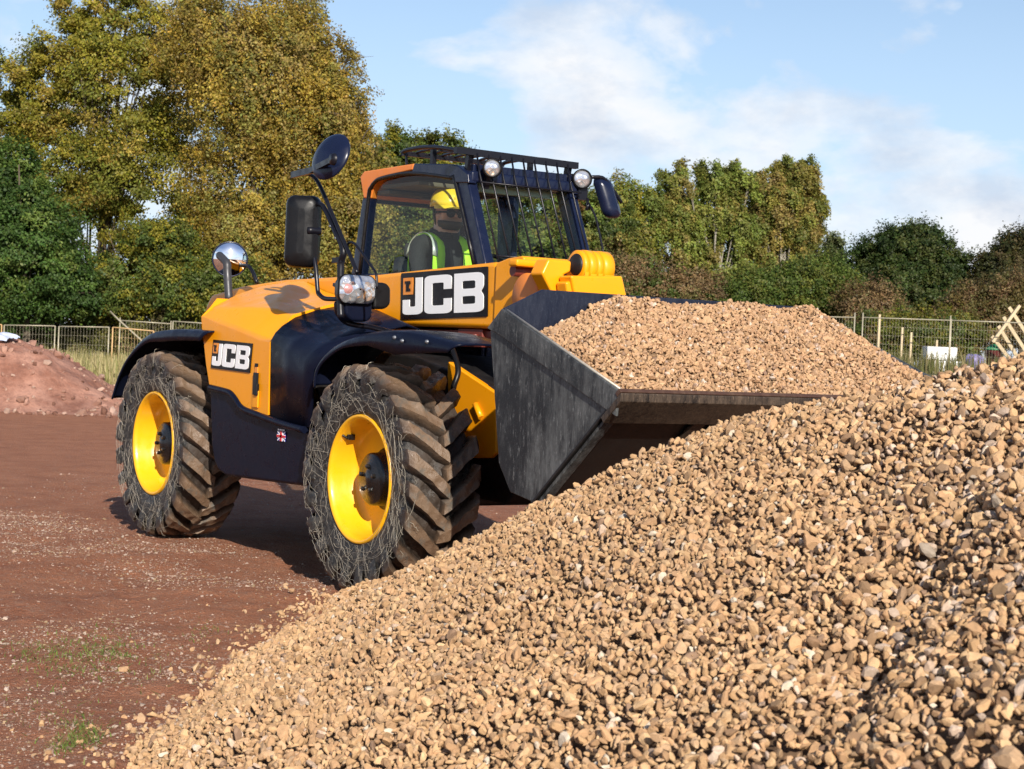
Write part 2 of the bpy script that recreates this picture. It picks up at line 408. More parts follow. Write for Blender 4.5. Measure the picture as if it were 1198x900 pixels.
def scatter(P, S, cols, sub, rng, k=14, flat=None):
    shapes, Fa = stone_shapes(sub, k, rng); n = len(P); pick = rng.integers(0, k, n); Rm = rand_rot(n, rng)
    Vs, Fs, Cs, b = [], [], [], 0
    for i in range(k):
        w = np.where(pick == i)[0]
        if not len(w): continue
        v = np.einsum('nij,vj->nvi', Rm[w], shapes[i])
        if flat: v[..., 2] *= flat
        v = v*S[w][:, None, None]+P[w][:, None, :]
        nv = len(shapes[i]); Vs.append(v.reshape(-1, 3)); Cs.append(np.repeat(cols[w], nv, 0))
        Fs.append((Fa[None]+(b+np.arange(len(w))*nv)[:, None, None]).reshape(-1, 3)); b += len(w)*nv
    return np.concatenate(Vs), np.concatenate(Fs), np.concatenate(Cs)
def stone_cols(n, rng, x=None, y=None):
    base = np.array([[.53, .333, .172], [.47, .288, .146], [.59, .388, .210], [.43, .258, .136], [.50, .325, .188], [.55, .332, .176]])
    c = base[rng.integers(0, len(base), n)]*rng.uniform(.86, 1.12, (n, 1))
    odd = rng.random(n)
    c[odd < .02] = np.array([.52, .38, .28])*rng.uniform(.8, 1.2, ((odd < .02).sum(), 1))
    c[(odd > .035) & (odd < .055)] = (.62, .52, .40)
    c[(odd > .055) & (odd < .085)] = np.array([.27, .17, .11])
    return c

# gravel heap: front face fitted to surveyed points, back face at the angle of repose
FP = np.array([(.82, 2.8, .62), (0, 3.8, .38), (-1.36, 5.25, 0), (1.06, 3.6, .92), (1.32, 4.5, 1.17), (.61, 4.1, .74), (0, 6.9, .66), (.31, 6.4, .88), (.77, 6, 1.14),
               (1.47, 5.1, 1.37), (-1.18, 6, 0), (-1.11, 7.55, 0), (-.96, 8.93, .0), (-.2, 7.4, .49), (-.5, 8.0, .27), (.0, 2.3, .10), (1.4, 2.2, .72), (2.6, 3.2, 1.25), (2.7, 5, 1.62),
               (-.8, 3.8, -.02), (-2, 5.5, -.38), (-2, 8, -.5), (1.9, 1.2, .55), (0, 1.0, -.3), (.0, 9, .5), (1.2, 8, 1.3), (-.5, 5.6, .33)])
def tps_fit(P):
    n = len(P); d = np.linalg.norm(P[:, None, :2]-P[None, :, :2], axis=2); K = np.where(d > 0, d*d*np.log(d+1e-12), 0)+np.eye(n)*.02
    A = np.zeros((n+3, n+3)); A[:n, :n] = K; A[:n, n] = 1; A[:n, n+1:] = P[:, :2]; A[n, :n] = 1; A[n+1:, :n] = P[:, :2].T
    return np.linalg.solve(A, np.concatenate([P[:, 2], [0, 0, 0]]))
TW = tps_fit(FP)
def tps(u, v):
    sh = u.shape; q = np.stack([u.ravel(), v.ravel()], 1); out = []
    for c in np.array_split(q, max(1, len(q)//20000)):
        d = np.linalg.norm(c[:, None]-FP[None, :, :2], axis=2); out.append(np.where(d > 0, d*d*np.log(d+1e-12), 0) @ TW[:-3]+TW[-3]+c @ TW[-2:])
    return np.concatenate(out).reshape(sh)
CU_, CV_, CZ_ = [-1.4, -.96, -.5, -.2, 0, .31, .77, 1.47, 2.7], [9.3, 8.95, 8.05, 7.42, 6.95, 6.45, 6.05, 5.2, 5.0], [-.1, .0, .29, .49, .67, .88, 1.14, 1.375, 1.6]
HS = [-0.2206, -0.1961, -0.1715, -0.1469, -0.1273, -0.1076, -0.088, -0.0683, -0.0486, -0.0241, 0.0005, 0.0251, 0.0496, 0.0791, 0.0988, 0.1283, 0.1577, 0.1902, 0.2167, 0.2462, 0.2708, 0.2943]
HC = [0.088, 0.068, 0.053, 0.046, 0.036, 0.053, 0.047, 0.028, 0.036, 0.051, 0.066, 0.065, 0.059, 0.049, 0.048, 0.06, 0.069, 0.09, 0.088, 0.08, 0.07, 0.047]
def heap_z(u, v):
    a = tps(u, v); vc = np.interp(u, CU_, CV_); zc = np.interp(u, CU_, CZ_); b = zc-.72*(v-vc)+.02
    k = .05; h = np.clip(.5+.5*(b-a)/k, 0, 1)
    z = b*(1-h)+a*h-k*h*(1-h)
    z = z-np.interp(u/v, HS, HC)
    rz = sst((u-.45-.25*(v-4))/.5); z = z+rz*((fbm(u, v, .42, 27, 3)-.55)*.10)
    dl = np.abs((u-.98)*.867-(v-4.0)*.498+(fbm(u, v, .3, 33)-.5)*.22); al = (u-.98)*.498+(v-4.0)*.867
    z = z-.055*np.exp(-(dl/.085)**2)*sst((al+1.5)/.4)*sst((.45-al)/.4)
    return z+(fbm(u, v, .6, 21)-.5)*.07+(fbm(u, v, .2, 23, 2)-.5)*.03
uu, vv = np.meshgrid(np.arange(-2.2, 3.2, .04), np.arange(1.4, 9.6, .04), indexing='ij')
hz = heap_z(uu, vv); xx, yy = xy_of(uu, vv); hz = np.where(hz < ground_z(xx, yy)-.05, ground_z(xx, yy)-.05, hz)-.026
idx = np.arange(uu.size).reshape(uu.shape); F4 = np.stack([idx[:-1, :-1], idx[1:, :-1], idx[1:, 1:], idx[:-1, 1:]], -1).reshape(-1, 4)
keep = (hz.ravel()[F4] > -.02).any(1)
F4 = F4[keep]; BF = np.concatenate([F4[:, [0, 1, 2]], F4[:, [0, 2, 3]]]); BV = np.stack([xx, yy, hz], -1).reshape(-1, 3)
sp = .0172
us, vs = np.meshgrid(np.arange(-2.0, 3.12, sp), np.arange(1.9, 9.4, sp), indexing='ij'); us = us.ravel()+RNG.uniform(-.5, .5, us.size)*sp; vs = vs.ravel()+RNG.uniform(-.5, .5, vs.size)*sp
ok = (us < .36*vs+1.5) & (us > -.33*vs-.25) & (vs < np.interp(us, CU_, CV_)+.35); us, vs = us[ok], vs[ok]
zs = heap_z(us, vs); xs, ys = xy_of(us, vs); gz = ground_z(xs, ys)
h = zs-gz; ok = (h > 0) | (RNG.random(len(h)) < .38*np.exp(h/.045)); us, vs, zs, xs, ys, gz = us[ok], vs[ok], np.maximum(zs, gz)[ok], xs[ok], ys[ok], gz[ok]
n = len(us); S = np.clip(RNG.lognormal(math.log(.0116), .30, n), .006, .025)
rough_zone = sst((us-.45-.25*(vs-4))/.5)*fbm(us, vs, .55, 40)          # coarser, mixed stone to the right
S *= 1+.3*rough_zone*(RNG.random(n) > .5)
cols = stone_cols(n, RNG)
dk = RNG.random(n) < .28*rough_zone; cols[dk] = cols[dk]*.5+np.array([.02, .012, .012])
gy_ = (RNG.random(n) < .16*rough_zone); cols[gy_] = np.array([.55, .42, .32])*RNG.uniform(.8, 1.2, (gy_.sum(), 1))
cols *= (.88+.24*fbm(us, vs, .8, 31))[:, None]
Z = zs+RNG.uniform(-.35, .75, n)*S
P = np.stack([xs, ys, Z], 1)
nr = us < .34*vs+.25
A = scatter(P[nr], S[nr], cols[nr], 2, RNG); B = scatter(P[~nr], S[~nr], cols[~nr], 1, RNG)
V = np.concatenate([BV, A[0], B[0]]); Ft = np.concatenate([BF, A[1]+len(BV), B[1]+len(BV)+len(A[0])])
C = np.concatenate([np.tile(np.array([[.11, .066, .038]]), (len(BV), 1)), A[2], B[2]])  # bed under the stones coloured dark to paint in the gaps' shade
o = np_mesh('gravel_heap', V, Ft, M['stone'], C)
tag(o, 'large sloping heap of sandy tan crushed stone in front of the loader bucket', 'gravel heap', kind='stuff')

# scattered chips on the earth
n = 190000
us = RNG.uniform(-4.2, 1, n); vs = RNG.uniform(3.5, 16, n); xs, ys = xy_of(us, vs)
py = 410+1.3*2035/vs; px = 599+us/vs*2035
band = 3.2*np.exp(-((py-662-.08*(px-90))/21)**2)*np.exp(-np.maximum(px-150, 0)/70)+.55*np.exp(-((py-690)/18)**2)*((px > 180) & (px < 400))+1.5*sst((py-725)/60)
dens = (.09+1.3*band)*np.clip(2.6*fbm(xs, ys, .4, 50)-.75, .08, 1.6)
ok = RNG.random(n) < dens; xs, ys = xs[ok], ys[ok]; n = len(xs)
S = np.clip(RNG.lognormal(math.log(.0038), .5, n), .002, .020)
c = np.array([[.40, .29, .235], [.33, .22, .175], [.46, .36, .29], [.26, .16, .125], [.36, .25, .15]])[RNG.integers(0, 5, n)]*RNG.uniform(.7, 1.15, (n, 1))
V, Ft, C = scatter(np.stack([xs, ys, ground_z(xs, ys)+S*.15], 1), S, c, 1, RNG, flat=.7)
tag(np_mesh('loose_stones', V, Ft, M['stone'], C), 'pale stone chips strewn over the red earth', 'loose stones', kind='stuff')

# rubble heap at the left
def dirt_mat():
    m, nt, b = new_mat('pink_red_rubble_soil'); co = objco(nt)
    a = noise(nt, co, 1.2, 7, .7); d = noise(nt, co, 9, 6, .75)
    c = mixc(nt, ramp(nt, a, [(.4, (0, 0, 0)), (.62, (1, 1, 1))]), (.25, .105, .066), (.46, .24, .17))
    c = mixc(nt, ramp(nt, d, [(.5, (0, 0, 0)), (.75, (.7,)*3)]), c, (.13, .055, .04))
    nt.links.new(c, b.inputs['Base Color']); b.inputs['Roughness'].default_value = .92
    bump(nt, b, d, .8, .08); return m
# plan: heap stretches left from (145,495)
uu, vv = np.meshgrid(np.linspace(-14, -5.6, 260), np.linspace(25.5, 33.5, 180), indexing='ij')
def rub_z(u, v):
    prof = np.interp(u, [-14, -8.6, -8.25, -7.68, -7.34, -7.0, -6.68, -6.2, -5.6], [1.3, 1.14, 1.05, .84, .63, .43, .28, .15, -.05])
    fr = sst((v-27.2)/1.9)*sst((32.5-v)/2.2)
    return prof*fr*(1+.25*(fbm(u, v, 1.6, 60)-.5))+((fbm(u, v, .7, 61)-.5)*.22+(fbm(u, v, .22, 62)-.5)*.12)*fr-.04
zz = rub_z(uu, vv); xx, yy = xy_of(uu, vv); idx = np.arange(uu.size).reshape(uu.shape)
F4 = np.stack([idx[:-1, :-1], idx[1:, :-1], idx[1:, 1:], idx[:-1, 1:]], -1).reshape(-1, 4)
F4 = F4[(zz.ravel()[F4] > -.03).any(1)]
o = np_mesh('rubble_heap', np.stack([xx, yy, zz+ground_z(xx, yy)*0], -1).reshape(-1, 3), F4, [dirt_mat(), M['stone']], np.tile(np.array([[.3, .15, .11]]), (uu.size, 1)), smooth=True)
tag(o, 'heap of pinkish red soil and rubble beside the rear wheel', 'rubble heap', kind='stuff')
n = 900; us = RNG.uniform(-13, -5.4, n); vs = RNG.uniform(26.8, 31.5, n); zz = np.maximum(rub_z(us, vs), 0); xs, ys = xy_of(us, vs)
S = np.clip(RNG.lognormal(math.log(.036), .5, n), .012, .10); c = np.array([[.30, .16, .12], [.42, .28, .22], [.16, .07, .05], [.36, .2, .15]])[RNG.integers(0, 4, n)]*RNG.uniform(.7, 1.15, (n, 1))
V, Ft, C = scatter(np.stack([xs, ys, zz+S*.3], 1), S, c, 1, RNG)
tag(np_mesh('rubble', V, Ft, M['stone'], C), 'broken red clods and brick lumps lying on the soil heap', 'rubble', kind='stuff')

# ------------------------------------------------------------------ telescopic handler
TH = empty('telescopic_handler', (0, 0, 0))
tag(TH, 'yellow and black telescopic handler with a raised bucket full of gravel', 'telehandler')

# --- wheels
def lug_tyre():
    mb = MB()
    prof = [(.322, -.178), (.330, -.205), (.350, -.222), (.40, -.236), (.46, -.240), (.505, -.230), (.53, -.205), (.540, -.16), (.546, -.08), (.548, 0)]
    prof = prof+[(r, -y) for r, y in prof[-2::-1]]
    mb.lathe(prof, 96)
    NL = 22; rr = random.Random(3)
    for side in (-1, 1):
        for k in range(NL):
            a0 = 2*math.pi*(k+(.5 if side > 0 else 0))/NL+rr.uniform(-.01, .01)
            # stations from the sidewall over the shoulder to past the centre: (y, base r, top r, advance, half width)
            st = [(.234, .445, .462, -.03, .036), (.246, .485, .520, -.02, .042), (.246, .520, .576, .0, .046), (.212, .530, .604, .045, .047), (.12, .535, .610, .16, .042), (.045, .540, .612, .255, .038), (-.014, .540, .610, .31, .034)]
            V = []
            for (y, rb, rt, ad, hw) in st:
                hw *= rr.uniform(.86, 1.12); rt -= rr.uniform(0, .012)
                for s_, r_ in ((-1.28, rb), (-.86, rt), (.86, rt), (1.28, rb)):
                    a = a0-ad+s_*hw/.6
                    yo = y if r_ == rb else (y+.012 if y > .2 else y)
                    V.append((r_*math.cos(a), side*yo, r_*math.sin(a)))
            Fc = []
            for i in range(len(st)-1):
                for j in range(3): Fc.append((i*4+j, i*4+j+1, i*4+j+5, i*4+j+4))
            Fc += [(0, 1, 2, 3), tuple(4*(len(st)-1)+q for q in (3, 2, 1, 0))]
            mb.add(V, Fc, 0, False)
    return mb
def make_wheel():
    w = empty('wheel', (0, 0, .60), TH)
    t = lug_tyre(); o = t.build('tyre', M['tyre'], None); o.parent = w
    from mathutils import noise as mn
    bmv = bmesh.new(); bmv.from_mesh(o.data)
    bmesh.ops.recalc_face_normals(bmv, faces=bmv.faces)
    bmesh.ops.subdivide_edges(bmv, edges=[e for e in bmv.edges if e.calc_length() > .03], cuts=2, use_grid_fill=True)
    bmesh.ops.subdivide_edges(bmv, edges=[e for e in bmv.edges if e.calc_length() > .022], cuts=1, use_grid_fill=True)
    for v in bmv.verts:
        rr_ = math.hypot(v.co.x, v.co.z)
        if rr_ > .50:
            k = min(1, (rr_-.50)/.05); d = mn.noise(v.co*16)*.011+mn.noise(v.co*45)*.006
            sc_ = 1+k*(d-.003)/rr_; v.co.x *= sc_; v.co.z *= sc_; v.co.y += k*mn.noise(v.co*30+Vector((7, 3, 1)))*.005
    for f in bmv.faces: f.smooth = True
    bmv.to_mesh(o.data); bmv.free(); o.data.set_sharp_from_angle(angle=R(38))
    r = MB()
    r.lathe([(.338, -.205), (.336, -.222), (.329, -.228), (.320, -.224), (.313, -.212), (.309, -.19), (.305, -.16), (.300, -.12), (.296, -.10), (.290, -.05), (.280, -.034), (.25, -.02), (.20, -.012), (.13, -.012), (.10, -.03), (.0, -.03)], 72)
    r.lathe([(.30, .0), (.30, .2), (.338, .22), (.338, .205)], 48)
    o = r.build('rim', M['rim_yellow'], None); o.parent = w
    # valve lug and drain dimple on the barrel
    v = MB(); v.box((-.215, -.145, .205), (.03, .05, .03)); v.tube([(-.215, -.17, .2), (-.225, -.20, .215)], .007, 8)
    o = v.build('valve', M['hubblack'], None, bevel=.004); o.parent = w
    h = MB(); h.lathe([(.0, -.158), (.045, -.158), (.05, -.150), (.085, -.148), (.092, -.138), (.128, -.134), (.138, -.122), (.142, -.02), (.165, -.016), (.165, .0)], 40)
    for k in range(5):
        a = 2*math.pi*k/5+.3; h.lathe([(0, -.17), (.012, -.168), (.014, -.15)], 6, (.066*math.cos(a), 0, .066*math.sin(a)), smooth=False)
    o = h.build('hub', M['hubblack'], None); o.parent = w
    # dried grass wound over the outer sidewall
    s = MB(); rr = random.Random(11)
    for k in range(210):
        r0 = rr.uniform(.345, .565); a = rr.uniform(0, 2*math.pi); L = rr.uniform(.1, .75); nseg = 8
        dr = rr.uniform(-.14, .14); wob = rr.uniform(.003, .02); ph = rr.uniform(0, 6); pts = []
        if rr.random() < .3: L *= .35; dr *= 1.6
        for i in range(nseg+1):
            q = i/nseg; r1 = min(.60, max(.342, r0+dr*(q-.5)+wob*math.sin(ph+q*rr.uniform(6, 9)))); aa = a+L*(q-.5)
            yb = np.interp(r1, [.34, .40, .46, .51, .545, .56, .60], [-.226, -.240, -.246, -.252, -.256, -.253, -.226])-rr.uniform(0, .008)
            pts.append((r1*math.cos(aa), yb, r1*math.sin(aa)))
        s.tube(pts, rr.uniform(.0005, .0011), 3, cap=False)
    for k in range(9):   # strands trailing over the tread
        a = rr.uniform(0, 2*math.pi); pts = []
        da = rr.uniform(-.25, .25)
        for i in range(7):
            q = i/6; yb = -.25+.07*q*rr.uniform(.8, 1.1); r1 = np.interp(q, [0, .15, .35, 1], [.50, .585, .612, .615]); aa = a+da*q+rr.uniform(-.02, .02); pts.append((r1*math.cos(aa), yb, r1*math.sin(aa)))
        s.tube(pts, rr.uniform(.0011, .0019), 3, cap=False)
    o = s.build('dried_grass', M['straw'], None, fix=False); o.parent = w; o['kind'] = 'stuff'
    o['label'] = 'dried grass strands wound over the tyre wall'
    return w
wh = make_wheel(); wh.location = (2.75, -.87, .60); wh.scale = (1, .82, 1)
for (x, y, rz, ph) in ((0, -.87, 0, .9), (2.75, .87, math.pi, .4), (0, .87, math.pi, 1.9)):
    c = copy_tree(wh, TH); c.location = (x, y, .60); c.rotation_euler = Quaternion((0, 0, 1), rz).to_matrix().to_4x4().to_euler() if rz else (0, ph, 0)

# --- chassis and axles
c = MB()
c.prism([(-.75, .55), (-.95, .75), (-.95, 1.0), (-.55, 1.35), (2.2, 1.25), (3.35, 1.05), (3.45, .70), (3.2, .50)], 'Y', -.42, .30)
c.bar((0, -.62, .6), (0, .62, .6), .22, .26); c.bar((2.75, -.62, .6), (2.75, .62, .6), .22, .28)
c.tube([(2.75, -.66, .6), (2.75, -.45, .6)], [.2, .17], 20); c.tube([(0, -.66, .6), (0, -.45, .6)], [.2, .17], 20)
c.prism([(.6, .55), (2.1, .55), (2.1, .95), (.6, 1.0)], 'Y', .30, .98)
c.build('chassis', M['chassis'], TH, bevel=.02)
# yellow front chassis cheek with its lashing slot
ck = MB(); q = xz([(527, 425), (580, 460), (580, 530), (574, 536), (535, 536), (526, 520), (523, 440), (523.5, 423)], -.44)
ck.prism(q, 'Y', -.44, -.40)
chk = ck.build('chassis_cheek', M['yellow'], TH, bevel=.008)
sl = MB(); a, b = at(556, 473, Y=-.447), at(563, 489, Y=-.447); sl.tube([a, b], .017, 10); sl.build('lashing_slot', M['yellow'], chk)
pn = MB(); p = at(597, 550, Y=-.30); pn.lathe([(0, -.05), (.028, -.05), (.034, -.04), (.034, .25)], 20, tuple(p)); pn.bar((3.35, -.25, .55), (3.95, -.25, .72), .16, .2); pn.bar((3.35, .1, .55), (3.95, .1, .72), .16, .2); pn.build('bucket_link', M['chassis'], TH, bevel=.008)
hs = MB()
hs.tube([at(528, 405, Y=-.5), at(536, 432, Y=-.52), at(531, 452, Y=-.55), at(527, 470, Y=-.55)], .016, 10, smooth_path=6)
hs.build('hose', M['black'], TH)

# --- engine hood
def Yp(*l): return [at(a, b, Y=y) for a, b, y in l]
A_ = Yp((237, 369, -1), (257, 376, -1), (275, 383, -1), (293, 390, -1), (305, 394.8, -1)); A_.append(at(316, 399, X=1.55))
B_ = Yp((245, 361, -.97), (272, 359.5, -.95), (297, 360, -.91), (322, 361.5, -.875), (334, 366, -.85)); B_.append(at(344, 372.5, X=1.55))
C_ = Yp((256.5, 352, -.88), (281, 342.5, -.70), (306, 334.5, -.54), (338, 329.4, -.42), (366, 343, -.40)); C_.append(at(392, 359, X=1.55))
D_ = [np.array((p[0]-.02*(k < 4), -.31, p[2]+.012)) for k, p in enumerate(C_)]
hood = MB(); hood.grid([A_, B_, C_, D_], 0, False)
bot = [(237+79*t, 0) for t in (0, 1)]
low = [at(*p, Y=-1) for p in ((241, 425), (245, 451), (270, 458.5), (283, 475.5), (313.5, 486))]
n0 = len(hood.v); sidepoly = A_+[low[4], low[3], low[2], low[1], low[0]]
hood.add(sidepoly, [tuple(range(11))])
back = [A_[0], B_[0], C_[0], D_[0]]
hood.add(back+[(p[0]+.02, p[1], 1.28) for p in back[::-1]], [tuple(range(8))])
front = [A_[5], B_[5], C_[5], D_[5]]
hood.add(front+[(1.55, p[1], .87) for p in front[::-1]], [tuple(range(8))])
hood = hood.build('engine_hood', M['yellow'], TH, bevel=.022, seg=3, angle=14)

# --- logo plates (the letters as on the machine)
def curve_fill(loops, z, ext, name, mat, mtx, parent):
    cu = bpy.data.curves.new(name, 'CURVE'); cu.dimensions = '2D'; cu.fill_mode = 'BOTH'; cu.extrude = ext
    for L in loops:
        s = cu.splines.new('POLY'); s.points.add(len(L)-1); s.use_cyclic_u = True
        for i, (x, y) in enumerate(L): s.points[i].co = (x, y, z, 1)
    t = bpy.data.objects.new(name, cu); COL.objects.link(t)
    me = bpy.data.meshes.new_from_object(t.evaluated_get(bpy.context.evaluated_depsgraph_get())); bpy.data.objects.remove(t); bpy.data.curves.remove(cu)
    me.transform(mtx); me.materials.clear(); me.materials.append(mat)
    o = bpy.data.objects.new(name, me); COL.objects.link(o)
    if parent: me.transform(Matrix.Translation(-wloc(parent))); o.parent = parent
    return o
def rnd(poly, rads, n=5):
    out = []; m = len(poly)
    rads = rads if hasattr(rads, '__len__') else [rads]*m
    for i in range(m):
        p, a, b = Vector(poly[i]), Vector(poly[i-1]), Vector(poly[(i+1) % m]); r = rads[i]
        if r <= 0: out.append(tuple(p)); continue
        d1, d2 = (a-p).normalized(), (b-p).normalized(); p1, p2 = p+d1*r, p+d2*r
        for k in range(n+1):
            t = k/n; out.append(tuple((1-t)**2*p1+2*t*(1-t)*p+t*t*p2))
    return out
def logo(o00, o10, o01, parent, out):
    """plate with the three white letters; corners lower-left, lower-right, upper-left; out = outward normal"""
    o00, o10, o01, out = map(Vector, (o00, o10, o01, out)); ex, ey = o10-o00, o01-o00
    mtx = Matrix((( ex.x, ey.x, out.x, o00.x), (ex.y, ey.y, out.y, o00.y), (ex.z, ey.z, out.z, o00.z), (0, 0, 0, 1)))
    pl = curve_fill([rnd([(0, 0), (1, 0), (1, 1), (0, 1)], .015)], .003, .003, 'logo_plate', M['logoblack'], mtx, parent)
    J = rnd([(.185, .88), (.268, .88), (.268, .10), (.03, .10), (.03, .42), (.115, .42), (.115, .27), (.185, .27)], [0, 0, .08, .07, 0, 0, .02, .02])
    Cc = rnd([(.295, .90), (.61, .90), (.61, .60), (.52, .60), (.52, .74), (.385, .74), (.385, .27), (.52, .27), (.52, .41), (.61, .41), (.61, .10), (.295, .10)], [.09, .08, 0, 0, .02, .03, .03, .02, 0, 0, .08, .09])
    Bo = rnd([(.64, .90), (.94, .90), (.965, .82), (.965, .60), (.935, .515), (.965, .44), (.965, .10), (.64, .10)], [0, .06, .04, .05, .01, .05, .09, 0])
    B1 = rnd([(.73, .74), (.73, .58), (.875, .58), (.875, .74)], .03); B2 = rnd([(.73, .43), (.73, .27), (.875, .27), (.875, .43)], .03)
    curve_fill([J, Cc, Bo, B1, B2], .0085, .0015, 'lettering', M['white'], mtx, pl)
    sq = curve_fill([[(.035, .53), (.155, .53), (.155, .89), (.035, .89)]], .0085, .0015, 'orange_mark', M['logoorange'], mtx, pl)
    mk_ = [[(.075, .60), (.095, .60), (.095, .82), (.06, .82), (.06, .78), (.075, .76)], [(.10, .60), (.13, .60), (.125, .66), (.11, .66), (.115, .74), (.13, .76), (.125, .82), (.10, .82)]]
    for q_ in mk_: curve_fill([q_], .0125, .001, 'printed_mark', M['logoblack'], mtx, pl)
    return pl
logo(at(247.5, 430.5, Y=-1.0), at(293, 436.5, Y=-1.0), at(250.5, 397.5, Y=-1.0), hood, (0, -1, 0))
# latch with red and black stickers
lt = MB(); a = at(299, 449, Y=-1.008); lt.box(a, (.055, .012, .13)); lt.box(at(300, 456, Y=-1.012), (.035, .02, .07))
lt.build('latch', M['black'], hood, bevel=.004)
lt = MB(); lt.box(at(299, 467, Y=-1.006), (.075, .010, .10)); lt.build('latch_recess', M['yellow'], hood, bevel=.004)
lt = MB(); lt.box(at(300, 437, Y=-1.004), (.035, .006, .075)); lt.build('warning_sticker', M['logoorange'], hood)
lt = MB(); lt.box(at(300, 427.5, Y=-1.004), (.035, .006, .022)); lt.build('warning_sticker', M['logoblack'], hood)

# exhaust
e = MB(); e.tube([at(268, 352, Y=-.66), at(266, 320, Y=-.66), at(265.5, 309, Y=-.66), at(262, 304, Y=-.66), at(257, 299, Y=-.66)], .026, 18, smooth_path=5)
e.tube([at(257.2, 299.2, Y=-.66), at(256.2, 298.2, Y=-.66)], .022, 18); e.build('exhaust_pipe', mk('exhaust_grey', (.045, .045, .05), .45, .2, .2, 9), TH)

# rear round mirror, facing forward
def disc_mirror(name, c, nrm, r, glass=True, depth=.05, domed=None):
    nrm = Vector(nrm).normalized(); rot = Vector((0, -1, 0)).rotation_difference(nrm).to_matrix()
    m = empty(name, c, TH)
    b = MB(); b.lathe([(0, depth), (r*.55, depth*.9), (r*.85, depth*.55), (r, .006), (r*1.03, -.002), (r*1.0, -.010), (r*.95, -.006)], 40, c, rot); b.build('mirror_shell', M['cabnavy'], m)
    g_ = MB(); g_.lathe([(0, -.03), (r*.5, -.022), (r*.8, -.011), (r*.96, -.003)], 40, c, rot); g_.build('mirror_glass', M['chrome'], m)
    return m
p = at(269, 303.5, Y=-.45); mrm = disc_mirror('round_mirror', tuple(p), (1, -.42, -.02), .118)
st = MB(); st.tube([p+np.array((-.05, .0, -.01)), p+np.array((-.08, .06, -.04)), at(291, 312, Y=-.38), at(301, 332, Y=-.36)], .013, 8, smooth_path=4); st.build('mirror_stalk', M['tube'], mrm)

# --- black side tank, step and handrail
t = MB(); t.prism(xz([(245, 452), (247, 520), (250, 540), (255, 551), (264, 557), (300, 562), (372, 571), (372, 500), (358, 503), (313.5, 487.5), (283, 477), (270, 460)], -.985), 'Y', -.985, -.45)
tank = t.build('side_tank', M['navy'], TH, bevel=.02, seg=3)
hr = MB(); hr.tube([at(245.5, 453.5, Y=-1.0), at(262, 457.5, Y=-1.0), at(270, 460.5, Y=-1.0), at(276, 467, Y=-1.0), at(284, 478, Y=-1.0), at(300, 485, Y=-1.0), at(330, 496, Y=-1.0), at(357, 503.5, Y=-1.0)], .020, 12, smooth_path=5); hr.build('tank_moulding', M['navy'], tank)
fl = MB(); a, b, d_ = at(324.5, 515.5, Y=-.989), at(334, 517, Y=-.989), at(324.8, 501, Y=-.989); ex, ez = b-a, d_-a
def fq(x0, x1, y0, y1, m, o_): fl.box(a+ex*(x0+x1)/2+ez*(y0+y1)/2+np.array((0, -o_, 0)), (np.linalg.norm(ex)*(x1-x0), .003, np.linalg.norm(ez)*(y1-y0)), m)
fq(0, 1, 0, .78, 0, 0); fq(.4, .6, 0, .78, 1, .004); fq(0, 1, .30, .48, 1, .004)
fq(.34, .40, 0, .78, 2, .002); fq(.60, .66, 0, .78, 2, .002); fq(0, 1, .25, .30, 2, .002); fq(0, 1, .48, .53, 2, .002)
for sx in (0, 1): 
    for sy in (0, 1): fl.bar(a+ex*(.05 if not sx else .95)+ez*(.03 if not sy else .75)+np.array((0, -.001, 0)), a+ex*.5+ez*.39+np.array((0, -.001, 0)), .003, .007, 2)
for i in range(4): fq(.08+.22*i, .2+.22*i, .84, .96, 2, .001)
fl.build('flag_sticker', [M['blue'], M['red'], M['white']], tank)

# --- front wing cover (navy moulding between hood and front wheel)
r0 = [at(316.5, 488, Y=-1.0), at(317, 398.5, X=1.565), at(322, 389.5, X=1.565), at(330, 381.5, X=1.565), at(345, 371.5, X=1.565), at(370, 363, X=1.565), at(392, 358.6, X=1.565), np.array((1.565, -.40, 1.53))]
r1 = [at(338, 496, Y=-1.0), at(338, 412, Y=-1.0), at(347, 401, Y=-.97), at(360, 392, Y=-.90), at(378, 382, Y=-.78), at(402, 371, Y=-.62), at(428, 362.5, Y=-.48), np.array((1.75, -.40, 1.50))]
r2 = [at(352, 500, Y=-1.0), at(355, 423, Y=-1.0), at(364, 412, Y=-.98), at(378, 401.5, Y=-.92), at(398, 391, Y=-.80), at(424, 379, Y=-.64), at(452, 369.5, Y=-.48), np.array((1.98, -.40, 1.45))]
r3 = [at(364, 500, Y=-.99), at(366, 433, Y=-1.02), at(376, 419, Y=-1.02), at(392, 406.5, Y=-.97), at(418, 395.5, Y=-.84), at(450, 385, Y=-.66), at(476, 379.5, Y=-.48), np.array((2.22, -.40, 1.40))]
cv = MB(); cv.grid([r0, r1, r2, r3], 0, True)
cover = cv.build('wing_cover', M['navy'], TH, thick=.012)
bk = MB(); bk.prism([(1.6, .55), (2.06, .55), (2.06, 1.0), (1.95, 1.1), (1.6, 1.15)], 'Y', -.93, -.45); bk.build('inner_panel', M['chassis'], TH, bevel=.01)
BOLT = mk('dull_bolt_steel', (.16, .17, .19), .4, .5)
